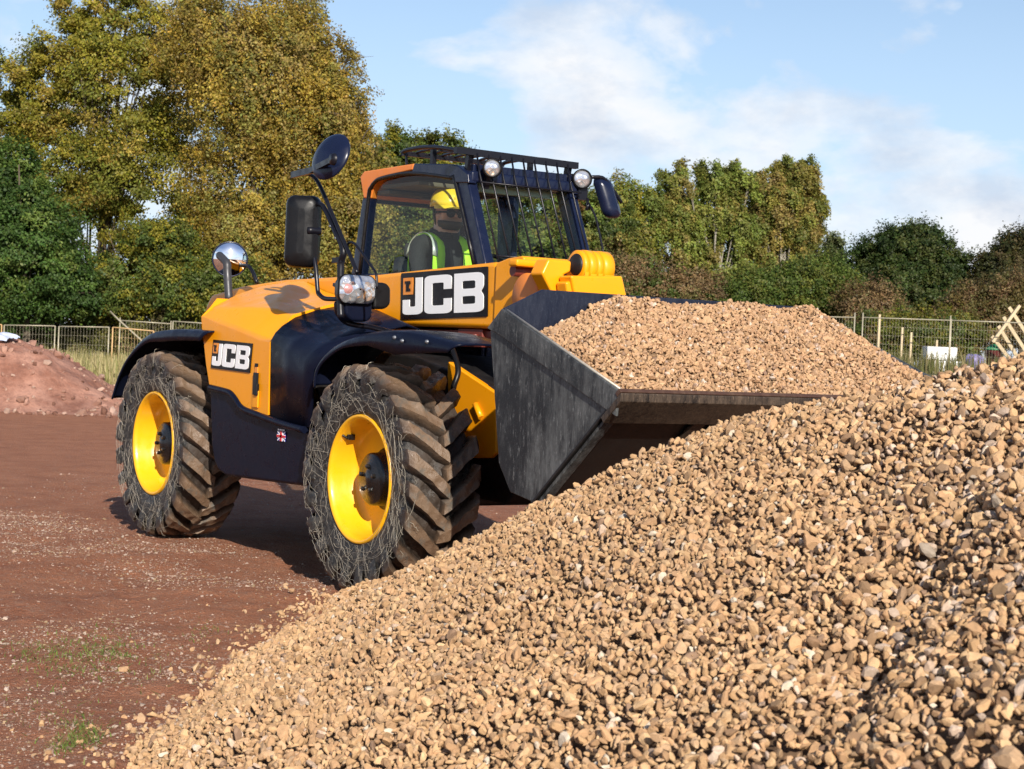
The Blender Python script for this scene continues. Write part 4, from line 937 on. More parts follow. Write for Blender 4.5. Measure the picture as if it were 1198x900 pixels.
# ------------------------------------------------------------------ driver
def make_person():
    root = empty('person', (.80, .60, 1.45))
    tag(root, 'seated driver in yellow hard hat and lime vest inside the cab', 'person')
    nodes, edges = {}, []
    def nd(k, p, r, par=None):
        nodes[k] = (len(nodes), Vector(p), r if hasattr(r, '__len__') else (r, r))
        if par: edges.append((nodes[par][0], nodes[k][0]))
    Y = .60
    nd('pelvis', (.80, Y, 1.56), (.13, .16)); nd('waist', (.79, Y, 1.70), (.12, .15), 'pelvis'); nd('chest', (.80, Y, 1.86), (.13, .18), 'waist')
    nd('upper', (.80, Y, 1.97), (.10, .13), 'chest'); nd('neck', (.82, Y, 2.05), (.062, .062), 'upper'); nd('skull', (.855, Y, 2.13), (.075, .080), 'neck'); nd('head', (.86, Y, 2.20), (.098, .080), 'skull'); nd('crown', (.855, Y, 2.27), (.075, .070), 'head')
    nd('nosebase', (.93, Y, 2.165), .022, 'skull'); nd('nose', (.965, Y, 2.150), .011, 'nosebase')
    for s, n in ((-1, 'r'), (1, 'l')):
        nd('sh'+n, (.80, Y+s*.19, 1.965), .070, 'upper'); nd('el'+n, (.95, Y+s*.27, 1.72), .048, 'sh'+n); nd('fa'+n, (1.10, Y+s*.24, 1.715), .046, 'el'+n); nd('wr'+n, (1.27, Y+s*.17, 1.74), .028, 'fa'+n)
        nd('pa'+n, (1.35, Y+s*.155, 1.755), (.040, .018), 'wr'+n)
        for q in range(4):
            oy = (q-1.5)*.019; L = (.9, 1.05, 1.0, .8)[q]
            nd(f'f{q}a{n}', (1.39, Y+s*.155+oy, 1.768), .009, 'pa'+n); nd(f'f{q}b{n}', (1.39+.045*L, Y+s*.155+oy*1.1, 1.765), .0085, f'f{q}a{n}'); nd(f'f{q}c{n}', (1.39+.055*L, Y+s*.155+oy*1.1, 1.735), .0075, f'f{q}b{n}')
        nd('t1'+n, (1.345, Y+s*.115, 1.755), .011, 'pa'+n); nd('t2'+n, (1.385, Y+s*.098, 1.752), .009, 't1'+n)
        nd('hp'+n, (.84, Y+s*.10, 1.53), .09, 'pelvis'); nd('kn'+n, (1.24, Y+s*.14, 1.52), .062, 'hp'+n); nd('ca'+n, (1.30, Y+s*.14, 1.32), .055, 'kn'+n); nd('an'+n, (1.36, Y+s*.14, 1.06), .038, 'ca'+n); nd('to'+n, (1.50, Y+s*.14, 1.01), .035, 'an'+n)
        nd('ear'+n, (.85, Y+s*.088, 2.165), .014, 'skull')
    me = bpy.data.meshes.new('body'); me.from_pydata([v[1] for v in nodes.values()], edges, [])
    o = bpy.data.objects.new('body', me); COL.objects.link(o)
    md = o.modifiers.new('skin', 'SKIN'); md.use_smooth_shade = True
    for k, (i, p, r) in nodes.items(): me.skin_vertices[0].data[i].radius = r
    me.skin_vertices[0].data[0].use_root = True
    sb = o.modifiers.new('sub', 'SUBSURF'); sb.levels = 2; sb.render_levels = 2
    ev = o.evaluated_get(bpy.context.evaluated_depsgraph_get()); m2 = bpy.data.meshes.new_from_object(ev)
    o.modifiers.clear(); o.data = m2
    for m in ('skin', 'jacket', 'trousers'): m2.materials.append(M[m])
    for f in m2.polygons:
        c = f.center; f.use_smooth = True
        f.material_index = 0 if (c.z > 2.045 or c.x > 1.285 and c.z > 1.65) else (1 if c.z > 1.60 else 2)
    m2.transform(Matrix.Translation(-wloc(root))); o.parent = root
    # vest: body wrap plus shoulder straps, reflective tape
    v = MB(); rows = []
    for z in np.linspace(1.60, 1.79, 5):
        rows.append([(.80+.165*math.cos(a), Y+(.205 if z < 1.8 else .20)*math.sin(a), z) for a in np.linspace(.16, 2*math.pi-.16, 40)])
    v.grid(rows, 0, True)
    for s in (-1, 1):
        rows = []
        for t in np.linspace(-.08, 1.08, 15):
            a = math.pi*min(1, max(0, t)); dz_ = -.16*(t < 0 or t > 1); x = .80+.160*math.cos(a); z = 1.84+.195*max(0, math.sin(a))**.7+dz_; yc = Y+s*(.118-.015*math.sin(a))
            rows.append([(x, yc-.045, z+.004-(.012 if s > 0 else -.0)*0), (x, yc, z+.012), (x, yc+.045, z-.010)])
        v.grid(rows, 0, True)
    vest = v.build('vest', M['hiviz'], root, thick=.006)
    for s in (-1, 1):
        t = MB(); t.grid([[(.80+.170*math.cos(math.pi*q), Y+s*(.155-.02*math.sin(math.pi*q))-.02, 1.848+.200*math.sin(math.pi*q)**.7), (.80+.170*math.cos(math.pi*q), Y+s*(.155-.02*math.sin(math.pi*q))+.02, 1.838+.198*math.sin(math.pi*q)**.7)] for q in np.linspace(0.04, .96, 13)], 0, True)
        t.build('reflective_tape', M['reflect'], vest, thick=.002)
    cl = MB(); cl.tube([(.82+.075*math.cos(a), Y+.08*math.sin(a), 2.045+.02*math.cos(a)*-1) for a in np.linspace(0, 2*math.pi, 17)], .026, 8, cap=False); cl.build('collar', M['jacket'], root)
    # hard hat
    h = MB(); h.lathe([(.001, .135), (.05, .130), (.09, .108), (.115, .070), (.124, .030), (.126, 0), (.120, -.002)], 36, (.865, Y, 2.215), Matrix.Rotation(R(90), 3, 'X') @ Matrix.Rotation(0, 3, 'Y'))
    for yy_ in (-.03, 0, .03): h.tube([(.865+.118*math.cos(a), Y+yy_, 2.225+.128*math.sin(a)) for a in np.linspace(.25, math.pi-.25, 12)], .007, 6)
    pk = [[(.865+(.122+d_*math.cos(a)**.5)*math.cos(a), Y+(.122+.012)*math.sin(a)*(1 if d_ < .01 else 1), 2.217-.022*(d_/.06)) for a in np.linspace(-1.35, 1.35, 17)] for d_ in (0, .03, .06)]
    h.grid(pk, 0, True); h.build('hard_hat', M['helmet'], root)
    g = MB(); g.tube([(.86+.098*math.cos(a), Y+.090*math.sin(a), 2.178) for a in np.linspace(-1.7, 1.7, 16)], .006, 6)
    for s in (-1, 1): g.lathe([(0, -.004), (.026, -.003), (.030, .004)], 16, (.952, Y+s*.036, 2.172), Matrix.Rotation(R(90+s*16), 3, 'Z'))
    g.build('safety_glasses', M['logoblack'], root)
    b = MB()
    rows = []
    for z, r in ((2.128, .100), (2.11, .102), (2.09, .094), (2.072, .070)):
        rows.append([(.866+r*math.cos(a)*.98, Y+r*.88*math.sin(a), z-.01*math.cos(a)) for a in np.linspace(-1.5, 1.5, 16)])
    b.grid(rows, 0, True); b.build('beard', M['hair'], root, thick=.008)
    hb = MB(); rows = []
    for z, r in ((2.215, .103), (2.18, .104), (2.13, .096), (2.09, .080)):
        rows.append([(.845+r*math.cos(a)*.95, Y+r*.9*math.sin(a), z) for a in np.linspace(1.75, 2*math.pi-1.75, 18)])
    hb.grid(rows, 0, True); hb.build('hair', M['hair'], root, thick=.006)
    return root
_p = make_person(); _p.location += Vector((.12, -.075, .0))

# ------------------------------------------------------------------ trees and bushes
def leaf_cloud(P, out, size, cols, rng, elong=1.7, up=.30, outw=.85):
    n = len(P); nr = rng.normal(size=(n, 3))*.6+out*outw+np.array([0, 0, up]); nr /= np.linalg.norm(nr, axis=1)[:, None]
    t = rng.normal(size=(n, 3)); t -= (t*nr).sum(1)[:, None]*nr; t /= np.linalg.norm(t, axis=1)[:, None]; b = np.cross(nr, t)
    s = size*rng.uniform(.6, 1.35, n)[:, None]
    V = np.stack([P-t*s*.5*elong, P+b*s*.5, P+t*s*.5*elong, P-b*s*.5], 1).reshape(-1, 3)
    return V, np.arange(n*4).reshape(n, 4), np.repeat(cols, 4, 0)
def make_tree(name, label, cat, d, base_px, ells, palette, nclump, nleaf, lsize, rng_seed, group=None, droop=0, clump=.12, trunk_r=.16, bark='bark', limbs=26, stems=1, depth=.75, twigs=True, spread=1.0, parts=('trunk', 'crown')):
    """ells: crown lobes measured in the photo (cx, cy, rx, ry[, weight]) at d metres"""
    rng = np.random.default_rng(rng_seed); rr = random.Random(rng_seed); nleaf = int(nleaf*1.75); nclump = int(nclump*2.2); lsize *= .54; clump *= .72
    b = at(base_px, 440, d=d); gz = float(ground_z(b[0], b[1])); base = np.array([b[0], b[1], gz-.05])
    root = empty(name, tuple(base)); tag(root, label, cat, group)
    k = d/FPX; side = np.array([DX[0], DX[1], 0]); dep = np.array([DY[0], DY[1], 0]); upv = np.array([0, 0, 1.])
    L = [(at(e[0], e[1], d=d)+dep*(rng.uniform(-.25, .25)*e[2]*k), e[2]*k, e[3]*k, (e[4] if len(e) > 4 else e[2]*e[3])) for e in ells]
    w = np.array([l[3] for l in L], float); w /= w.sum()
    cen = []; size = max(max(l[1], l[2]) for l in L)
    ci = rng.choice(len(L), nclump, p=w)
    dirs = rng.normal(size=(nclump, 3)); dirs /= np.linalg.norm(dirs, axis=1)[:, None]
    rad = rng.uniform(.18, 1, nclump)**.42
    CP, CO, CRad = [], [], []
    for i in range(nclump):
        c, rx, rz, _ = L[ci[i]]; q = dirs[i]*rad[i]
        p = c+side*q[0]*rx+dep*q[1]*rx*depth+upv*q[2]*rz
        p[2] = max(p[2], gz+.15)
        CP.append(p); CO.append(side*dirs[i][0]+dep*dirs[i][1]+upv*dirs[i][2]); CRad.append(clump*min(rx, rz)*rng.uniform(.6, 1.5)+.12)
    CP, CO, CRad = np.array(CP), np.array(CO), np.array(CRad)
    pal = np.array(palette); ccol = pal[rng.integers(0, len(pal), nclump)]*rng.uniform(.72, 1.2, (nclump, 1))
    ii = np.repeat(np.arange(nclump), nleaf); n = len(ii)
    off = rng.normal(size=(n, 3)); off /= np.linalg.norm(off, axis=1)[:, None]; off *= (rng.random(n)**.5)[:, None]
    off = off*CRad[ii][:, None]*np.array([1.25, 1.25, .75])*spread
    P = CP[ii]+off
    if droop:
        st = rng.integers(0, 7, n); ph = (ii*7+st)
        h1 = np.sin(ph*12.9898)*43758.5453 % 1; h2 = np.sin(ph*78.233)*24634.63 % 1
        a = rng.random(n); hc = rng.random(nclump)[ii]
        P = CP[ii]+np.stack([(h1-.5)*2*CRad[ii], (h2-.5)*2*CRad[ii], -a*droop*(.4+1.3*hc)], 1)+rng.normal(0, .05, (n, 3))*(1+a[:, None])
        P[:, :2] += (a[:, None]*droop*.12)*np.array([side[0], side[1]])
    sd = rng.normal(size=(nclump, 5, 3))*.8+CO[:, None, :]*.7+upv*.35; sd /= np.linalg.norm(sd, axis=2)[:, :, None]
    fr = np.where(rng.random(n) < .30)[0]; kk = rng.integers(0, 5, len(fr)); tt = rng.random(len(fr))**.7
    P[fr] = CP[ii[fr]]+sd[ii[fr], kk]*(tt*2.1*CRad[ii[fr]])[:, None]+rng.normal(0, .07, (len(fr), 3))*np.array([1, 1, 1])-upv*((tt**2)*droop*.5)[:, None]
    P[:, 2] = np.maximum(P[:, 2], gz+.03)
    col = np.clip(ccol[ii]*rng.uniform(.7, 1.3, (n, 1))*(1+rng.normal(0, .06, (n, 3))), .004, .9)
    V, Fq, Cc = leaf_cloud(P, CO[ii], lsize, col, rng)
    np_mesh(parts[1], V, Fq, M['leaf'], Cc, parent=root)
    t = MB(); top = L[int(np.argmax(w))][0]; hmax = max(l[0][2]+l[2]*.6 for l in L)
    for s_ in range(stems):
        bx = base+side*rr.uniform(-.3, .3)*(stems > 1)*size*.25
        aim = L[s_ % len(L)][0] if stems > 1 else top
        pts = []
        for q in np.linspace(0, 1, 7):
            p = bx*(1-q)+np.array([aim[0], aim[1], hmax])*q; p = p+side*math.sin(q*5+s_)*.12*size*.2+dep*math.cos(q*4+s_)*.1*size*.2*(q > 0); pts.append(p)
        t.tube(pts, [trunk_r*(1-.86*q) for q in np.linspace(0, 1, 7)], 8)
        for j in range(limbs//stems):
            tgt = CP[rng.integers(0, nclump)]; q = rr.uniform(.15, .75); o_ = pts[min(6, int(q*6))]
            if tgt[2] < o_[2]-1: o_ = pts[1]
            mid = o_*.5+tgt*.5+upv*rr.uniform(.0, .25)*np.linalg.norm(tgt-o_)*.5; r_ = trunk_r*(1-.8*q)*.42
            t.tube([o_, mid*.55+o_*.45+upv*.05, mid*.6+tgt*.4, tgt], [r_, r_*.7, r_*.42, r_*.12], 5, smooth_path=2, cap=False)
            if twigs:
                for _ in range(3):
                    e_ = tgt+rng.normal(size=3)*CRad.mean()*.7; t.tube([mid*.5+tgt*.5, e_*.5+tgt*.5, e_], [r_*.3, r_*.2, r_*.08], 4, cap=False)
    t.build(parts[0], M[bark], root, fix=False)
    return root
def BR(l, k=2.0): return [tuple(min(.6, x*k) for x in c) for c in l]
OL = BR([(.085, .085, .010), (.105, .095, .012), (.065, .070, .010), (.12, .10, .02)])
GOLD = BR([(.175, .126, .020), (.15, .112, .020), (.20, .15, .028), (.12, .095, .018), (.15, .112, .032), (.12, .112, .026)], 2.2)
YG = BR([(.115, .105, .012), (.095, .09, .012), (.14, .12, .016), (.075, .08, .012), (.15, .115, .02)], 2.35)
DG = BR([(.026, .048, .010), (.035, .060, .012), (.020, .038, .008), (.05, .07, .014)], 2.7)
MG = BR([(.050, .070, .014), (.065, .082, .016), (.04, .058, .012), (.08, .085, .02)])
BIR = BR([(.090, .105, .020), (.110, .112, .024), (.070, .090, .018), (.12, .10, .026), (.085, .095, .022)], 2.5)
BRN = BR([(.115, .075, .032), (.095, .062, .028), (.14, .095, .045), (.08, .07, .022)])
GT = 'trees behind the fence'; GB = 'bushes along the fence line'
make_tree('autumn_tree', 'tall yellow green tree second from the left edge, thin leaning trunk', 'tree', 66, 100, [(150, 110, 90, 105), (60, 110, 60, 70), (175, 215, 85, 90), (110, 240, 60, 60), (215, 60, 60, 70), (60, 200, 60, 60), (120, 20, 60, 40), (15, 120, 45, 60), (-10, 190, 45, 50), (85, 70, 50, 50)], YG, 330, 150, .125, 1, GT, clump=.17, trunk_r=.2, limbs=46)
make_tree('willow_tree', 'huge golden brown willow left of the cab', 'tree', 63, 315, [(310, 90, 90, 95), (365, 170, 70, 100), (300, 215, 85, 90), (250, 40, 60, 60), (385, 105, 42, 75), (340, 30, 50, 45), (400, 250, 60, 80), (290, 290, 70, 55)], GOLD, 480, 170, .115, 2, GT, droop=.8, clump=.20, trunk_r=.3, limbs=60)
make_tree('dark_green_tree', 'dark green bushy tree at the left edge of the photo', 'tree', 60, 30, [(25, 300, 75, 75), (55, 330, 55, 48), (10, 230, 45, 60), (85, 345, 35, 32), (-30, 260, 60, 90)], DG, 260, 170, .125, 3, GT, clump=.18, trunk_r=.16, limbs=24)
make_tree('understorey_bush', 'shadowy green bush under the trees between the left fence and the hood', 'bush', 61, 180, [(150, 330, 60, 45), (215, 340, 50, 38), (120, 355, 45, 24), (260, 335, 40, 38), (190, 290, 45, 30)], MG+YG[:2], 230, 150, .115, 4, GB, clump=.2, trunk_r=.06, stems=4, limbs=24, parts=('stem', 'foliage'))
make_tree('background_tree', 'olive green tree rising behind the cab roof guard', 'tree', 84, 480, [(470, 190, 45, 40), (515, 185, 32, 28), (450, 235, 60, 50), (520, 240, 60, 45)], MG+YG[:2], 190, 140, .15, 5, GT, clump=.18, limbs=30)
make_tree('understorey_bush', 'olive green thicket seen through the side window of the cab', 'bush', 64, 480, [(470, 300, 60, 55), (530, 300, 55, 55), (420, 320, 50, 45), (500, 255, 60, 35)], MG+OL, 260, 150, .115, 6, GB, clump=.2, trunk_r=.06, stems=4, limbs=24, parts=('stem', 'foliage'))
make_tree('background_tree', 'mottled olive and rust tree seen through the windscreen', 'tree', 80, 620, [(600, 270, 45, 50), (655, 265, 45, 50), (625, 310, 70, 50), (700, 265, 40, 45)], BIR+MG+[(.13, .07, .02)], 230, 140, .14, 7, GT, clump=.18, limbs=30)
make_tree('birch_tree', 'slim yellow green birch just right of the far side mirror', 'tree', 86, 735, [(728, 235, 24, 30), (740, 275, 38, 45), (752, 245, 22, 35), (720, 300, 40, 45)], BIR+YG[:2], 130, 120, .14, 8, GT, droop=.6, clump=.2, trunk_r=.12, bark='palebark', limbs=20)
make_tree('birch_tree', 'broad weeping birch with a rounded top, above the middle of the bucket', 'tree', 87, 830, [(800, 212, 30, 22), (838, 207, 28, 18), (868, 214, 22, 24), (792, 250, 26, 30), (830, 250, 30, 26), (860, 265, 26, 34), (800, 295, 34, 26), (845, 312, 40, 30), (775, 235, 14, 22)], BIR, 150, 230, .14, 9, GT, droop=.55, clump=.2, trunk_r=.2, bark='palebark', limbs=40)
make_tree('birch_tree', 'tallest weeping birch of the right, bronze tinted with a ragged right side', 'tree', 88, 915, [(922, 196, 20, 16), (940, 205, 16, 22), (900, 212, 20, 18), (950, 232, 15, 22), (915, 240, 26, 26), (940, 268, 22, 26), (893, 255, 20, 32), (905, 290, 30, 26), (938, 308, 24, 26)], BR([(.115, .102, .022), (.095, .095, .02), (.135, .105, .028), (.075, .085, .018), (.115, .09, .028)], 2.5), 130, 230, .14, 10, GT, droop=.7, clump=.2, trunk_r=.2, bark='palebark', limbs=40)
make_tree('sapling', 'thin pale sapling with sky showing through, between birches and the round tree', 'tree', 86, 975, [(975, 290, 9, 16), (978, 310, 10, 22), (968, 325, 12, 20)], [(.13, .15, .06), (.10, .13, .04)], 34, 70, .14, 11, GT, clump=.3, trunk_r=.05, limbs=14)
make_tree('round_tree', 'round dark green tree behind the right fence', 'tree', 84, 1062, [(1060, 305, 45, 40), (1025, 320, 38, 38), (1095, 320, 38, 38), (1062, 345, 70, 32), (1110, 340, 26, 34), (1075, 285, 28, 20)], BR([(.030, .052, .011), (.042, .062, .013), (.024, .042, .010), (.055, .066, .016)], 1.5), 300, 160, .14, 12, GT, clump=.2, trunk_r=.2, limbs=40)
make_tree('dark_oak', 'dark bronze green tree cut by the right edge of the photo', 'tree', 82, 1190, [(1190, 305, 38, 30), (1165, 325, 28, 26), (1215, 310, 40, 45), (1190, 340, 50, 30)], BR([(.040, .045, .012), (.058, .050, .016), (.075, .058, .022), (.03, .036, .010)], 1.4), 230, 150, .14, 13, GT, clump=.2, trunk_r=.2, limbs=30)
make_tree('scrub_bush', 'rust brown scrub above the yellow carriage', 'bush', 72, 760, [(745, 340, 50, 34), (800, 345, 45, 30), (710, 335, 40, 34), (845, 352, 40, 24)], BRN+MG[:1], 240, 130, .115, 14, GB, clump=.22, trunk_r=.05, stems=5, limbs=40, parts=('stem', 'foliage'))
make_tree('scrub_bush', 'bright green bush at the foot of the bronze birch', 'bush', 72, 930, [(920, 345, 45, 30), (960, 340, 38, 36), (985, 352, 30, 26), (880, 350, 35, 26)], BR([(.062, .092, .016), (.08, .105, .02), (.05, .075, .014), (.10, .11, .02)], 1.6), 240, 140, .115, 15, GB, clump=.22, trunk_r=.05, stems=5, limbs=24, parts=('stem', 'foliage'))
make_tree('scrub_bush', 'brown scrub left of the round tree, above the fence end', 'bush', 70, 1020, [(1015, 360, 34, 26), (1040, 372, 30, 22)], BRN, 110, 120, .11, 16, GB, clump=.24, trunk_r=.04, stems=4, limbs=20, parts=('stem', 'foliage'))
make_tree('scrub_bush', 'tawny brown scrub behind the timber pallet at the right edge', 'bush', 72, 1160, [(1140, 362, 34, 26), (1180, 352, 34, 30), (1210, 355, 30, 36), (1150, 385, 60, 24)], BRN+[(.13, .10, .03)], 190, 130, .11, 17, GB, clump=.24, trunk_r=.04, stems=5, limbs=26, parts=('stem', 'foliage'))
make_tree('scrub_bush', 'low green growth seen through the right fence wires', 'bush', 66, 1090, [(1060, 395, 50, 26), (1110, 395, 40, 30), (1020, 395, 30, 22)], MG+OL+BRN[:1], 170, 130, .11, 18, GB, clump=.24, trunk_r=.04, stems=4, limbs=10, parts=('stem', 'foliage'))
make_tree('scrub_bush', 'olive scrub behind the left fence panels', 'bush', 62, 60, [(30, 395, 45, 28), (90, 400, 45, 30), (150, 400, 45, 28), (210, 395, 45, 30), (-20, 395, 40, 30)], BR([(.10, .10, .025), (.12, .115, .035), (.085, .085, .02), (.14, .12, .05)], 1.5), 260, 130, .10, 19, GB, clump=.24, trunk_r=.04, stems=5, limbs=14, parts=('stem', 'foliage'))

# ------------------------------------------------------------------ grasses
def blades(name, label, U, Vv, Hh, W_, cols, rng, lean=.35):
    n = len(U); x, y = xy_of(U, Vv); z = ground_z(x, y); a = rng.uniform(0, 2*math.pi, n); l = np.abs(rng.normal(0, lean, n))*Hh
    B = np.stack([x, y, z-.01], 1); s = np.stack([-np.sin(a), np.cos(a), 0*a], 1)*W_[:, None]; dr = np.stack([np.cos(a), np.sin(a), 0*a], 1)*l[:, None]; upz = np.array([0, 0, 1.])
    V = np.stack([B-s, B+s, B+s*.8+dr*.3+upz*(Hh*.55)[:, None], B-s*.8+dr*.3+upz*(Hh*.55)[:, None], B+dr+s*.15+upz*Hh[:, None], B+dr-s*.15+upz*Hh[:, None]], 1).reshape(-1, 3)
    k = np.arange(n)*6; Fq = np.concatenate([np.stack([k, k+1, k+2, k+3], 1), np.stack([k+3, k+2, k+4, k+5], 1)])
    return tag(np_mesh(name, V, Fq, M['grass'], np.repeat(cols, 6, 0)), label, 'grass', kind='stuff')
rng = np.random.default_rng(77)
P = []
for (px, py, sx, sy, n) in ((75, 775, 26, 12, 230), (125, 766, 22, 10, 210), (95, 868, 15, 9, 190), (30, 772, 16, 7, 60), (60, 845, 40, 20, 60), (240, 745, 14, 8, 40), (70, 885, 8, 5, 50), (150, 790, 40, 14, 60)):
    for _ in range(int(n*2.2)):
        a, b = rng.normal(px, sx), rng.normal(py, sy); q = at(a, max(b, 700), Z=0); P.append(uv_of(q[0], q[1]))
P = np.array(P); n = len(P)
blades('grass_tufts', 'small green grass tufts sprouting from the red earth in the lower left', P[:, 0], P[:, 1], rng.uniform(.010, .032, n), rng.uniform(.0012, .0028, n), np.array([(.14, .20, .035), (.10, .155, .028), (.20, .22, .06)])[rng.integers(0, 3, n)], rng, 1.3)
n = 16000; U = rng.uniform(-19.5, -8.5, n); Vv = rng.uniform(40, 60, n); hm = .35+.55*fbm(U, Vv, 2., 91)
blades('tall_dry_grass', 'tall straw coloured grass growing along the left fence', U, Vv, rng.uniform(.4, 1.25, n)*hm, rng.uniform(.008, .02, n), np.array([(.42, .34, .16), (.33, .29, .12), (.22, .22, .07), (.50, .41, .22)])[rng.integers(0, 4, n)]*rng.uniform(.8, 1.15, (n, 1)), rng, .3)
n = 5000; U = rng.uniform(5, 20, n); Vv = rng.uniform(50, 66, n)
blades('rough_grass', 'rough olive grass on the ground behind the right fence', U, Vv, rng.uniform(.2, .8, n), rng.uniform(.008, .02, n), np.array([(.16, .15, .05), (.11, .12, .035), (.22, .18, .08)])[rng.integers(0, 3, n)], rng, .3)

# ------------------------------------------------------------------ site fence
GF = 'site fence panels'
def fence_panel(a, b, d, bottom, label, mat='galv', dv=.10, dh=.28, r=.021, wr=.0036, d2=None, tall=0):
    """a, b: photo points of the top corners"""
    d2 = d2 or d; p, q = Vector(at(*a, d=d)), Vector(at(*b, d=d2))
    gp, gq = float(ground_z(p.x, p.y)), float(ground_z(q.x, q.y)); zb = max(min(p.z, q.z)-2.05, max(gp, gq)-.1) if bottom is None else bottom
    root = empty('site_fence', (p.x, p.y, zb)); tag(root, label, 'fence panel', GF)
    f = MB(); z0 = zb+.12
    f.tube([(p.x, p.y, zb-.1), (p.x, p.y, p.z+tall)], r, 8); f.tube([(q.x, q.y, zb-.1), (q.x, q.y, q.z+tall)], r, 8); f.tube([p, q], r*.9, 8); f.tube([(p.x, p.y, z0), (q.x, q.y, z0)], r*.9, 8)
    f.build('frame', M[mat], root)
    m = MB(); L = (q-p).length; nv = int(L/dv)
    for i in range(1, nv):
        c = p.lerp(q, i/nv); m.tube([(c.x, c.y, z0), c], wr, 3, cap=False)
    nh = int((p.z-z0)/dh)
    for i in range(1, nh):
        t = i/nh; m.tube([(p.x, p.y, z0+(p.z-z0)*t), (q.x, q.y, z0+(q.z-z0)*t)], wr, 3, cap=False)
    m.build('wire_mesh', M[mat], root, fix=False)
    return root
fence_panel((-60, 380), (2, 380), 57, None, 'wire fence panel cut by the left edge of the photo', 'galv2')
fence_panel((5, 380.5), (64.5, 381.5), 57, None, 'wire fence panel above the top of the pinkish soil heap')
fence_panel((69, 382), (127.5, 383), 56.5, None, 'wire fence panel just left of the two orange tinted posts')
fence_panel((132, 383), (180, 387.5), 55.5, None, 'rusty wire fence panel partly hidden by the rear mudguard', 'galv2')
fence_panel((140.5, 375), (200, 379), 59, None, 'wire fence panel with the slanting brace at its post', tall=.1)
fence_panel((202.5, 376), (262, 380), 59, None, 'wire fence panel ending behind the yellow hood')
fence_panel((925, 370), (1000, 371.5), 58, None, 'wire fence panel rising from behind the gravel in the bucket', tall=.16)
fence_panel((1009.5, 371.5), (1112, 375), 58, None, 'wire fence panel in front of the white wrapped packs', tall=.16)
fence_panel((1113, 375), (1212, 378.5), 58, None, 'wire fence panel crossed by the pale timber pallet', tall=.05)
b = MB(); b.tube([at(129, 364.5, d=59.2), at(139, 374.5, d=59), at(164, 397, d=58.6), at(185, 420, d=58.2)], .03, 8); o = b.build('fence_brace', M['galv']); place_origin(o, at(185, 420, d=58.2)); tag(o, 'pale slanting brace pole crossing the left fence post', 'brace')
for (px, py, d_, lb) in ((1029, 368, 60, 'tallest thin stake, near the left end of the right fence'), (1055.5, 383, 59, 'pale short stake beside the gravel slope'), (1066, 389, 59.5, 'thin short stake left of the white packs'), (1096, 398, 63.5, 'stake just above the upper white pack')):
    p = at(px, py, d=d_); g_ = float(ground_z(p[0], p[1])); m = MB(); m.tube([(p[0], p[1], g_-.2), (p[0]+.01, p[1], p[2])], [.045, .04], 6); o = m.build('stake', M['wood']); place_origin(o, (p[0], p[1], g_)); tag(o, lb, 'stake', 'stakes by the right fence')

# ------------------------------------------------------------------ materials stored behind the right fence
def pack(a, b, d, zbot, label):
    """wrapped pack: a, b = photo corners upper-left / upper-right"""
    p, q = Vector(at(*a, d=d)), Vector(at(*b, d=d)); w = (q-p).length; c = (p+q)/2
    m = MB(); rot = Matrix.Rotation(math.atan2(DX[1], DX[0]), 3, 'Z'); hgt = p.z-zbot
    m.box((c.x, c.y, zbot+hgt/2), (w, .8, hgt), 0, rot)
    root = empty('wrapped_pack', (c.x, c.y, zbot)); tag(root, label, 'wrapped pack', 'white packs behind the fence')
    m.build('wrapping', M['wrap'], root, bevel=.03, seg=3)
    for t in (-.18, .12):
        s = MB(); s.box(Vector((c.x, c.y, zbot+hgt/2))+rot @ Vector((t*w, -.403, 0)), (.05, .012, .06), 0, rot); s.build('printed_mark', M['logoblack'], root)
    return root
zz_ = at(1100, 421.5, d=62)[2]
pack((1082, 405.5), (1117, 406.5), 62, zz_, 'white wrapped pack on top of the stack by the fence')
g_ = float(ground_z(*at(1100, 430, d=62)[:2]))
pack((1090, 421.8), (1131, 422.8), 62, g_, 'lower white wrapped pack under the other')
def blob(name, c, rx, ry, rz, mat, label, cat, seed):
    V, Fa = ico(4); r_ = np.random.default_rng(seed)
    n_ = sum(np.sin(V @ r_.normal(size=3)*f+r_.uniform(0, 6))/f for f in (3, 5, 8, 12))*.22
    V = V*(1+n_)[:, None]; V = np.sign(V)*np.abs(V)**.75*np.array([rx, ry, rz]); V[:, 2] = np.maximum(V[:, 2], -rz*.75)
    o = np_mesh(name, V+np.array(c)+np.array([0, 0, rz*.75]), Fa, mat, smooth=True); place_origin(o, c); return tag(o, label, cat)
p = at(1139, 424, d=60); blob('plastic_sack', (p[0], p[1], float(ground_z(p[0], p[1]))), .34, .3, (p[2]-1.15+.25)/1.6, M['purple'], 'violet plastic sack beside the white packs', 'sack', 4)
p = at(1163, 410, d=60.5); gz_ = float(ground_z(p[0], p[1])); tb = empty('tub', (p[0], p[1], gz_)); tag(tb, 'maroon tub with a green lid below the timber pallet', 'tub')
hgt = p[2]-gz_; m = MB(); m.lathe([(0, 0), (.24, 0), (.29, hgt-.02), (.31, hgt)], 24, (p[0], p[1], gz_), Matrix.Rotation(R(90), 3, 'X')); m.build('body', M['maroon'], tb)
m = MB(); m.lathe([(.30, 0), (.32, .01), (.30, .06), (.17, .14), (.12, .20), (0, .21)], 24, (p[0], p[1], gz_+hgt), Matrix.Rotation(R(90), 3, 'X')); m.build('lid', M['greenlid'], tb)
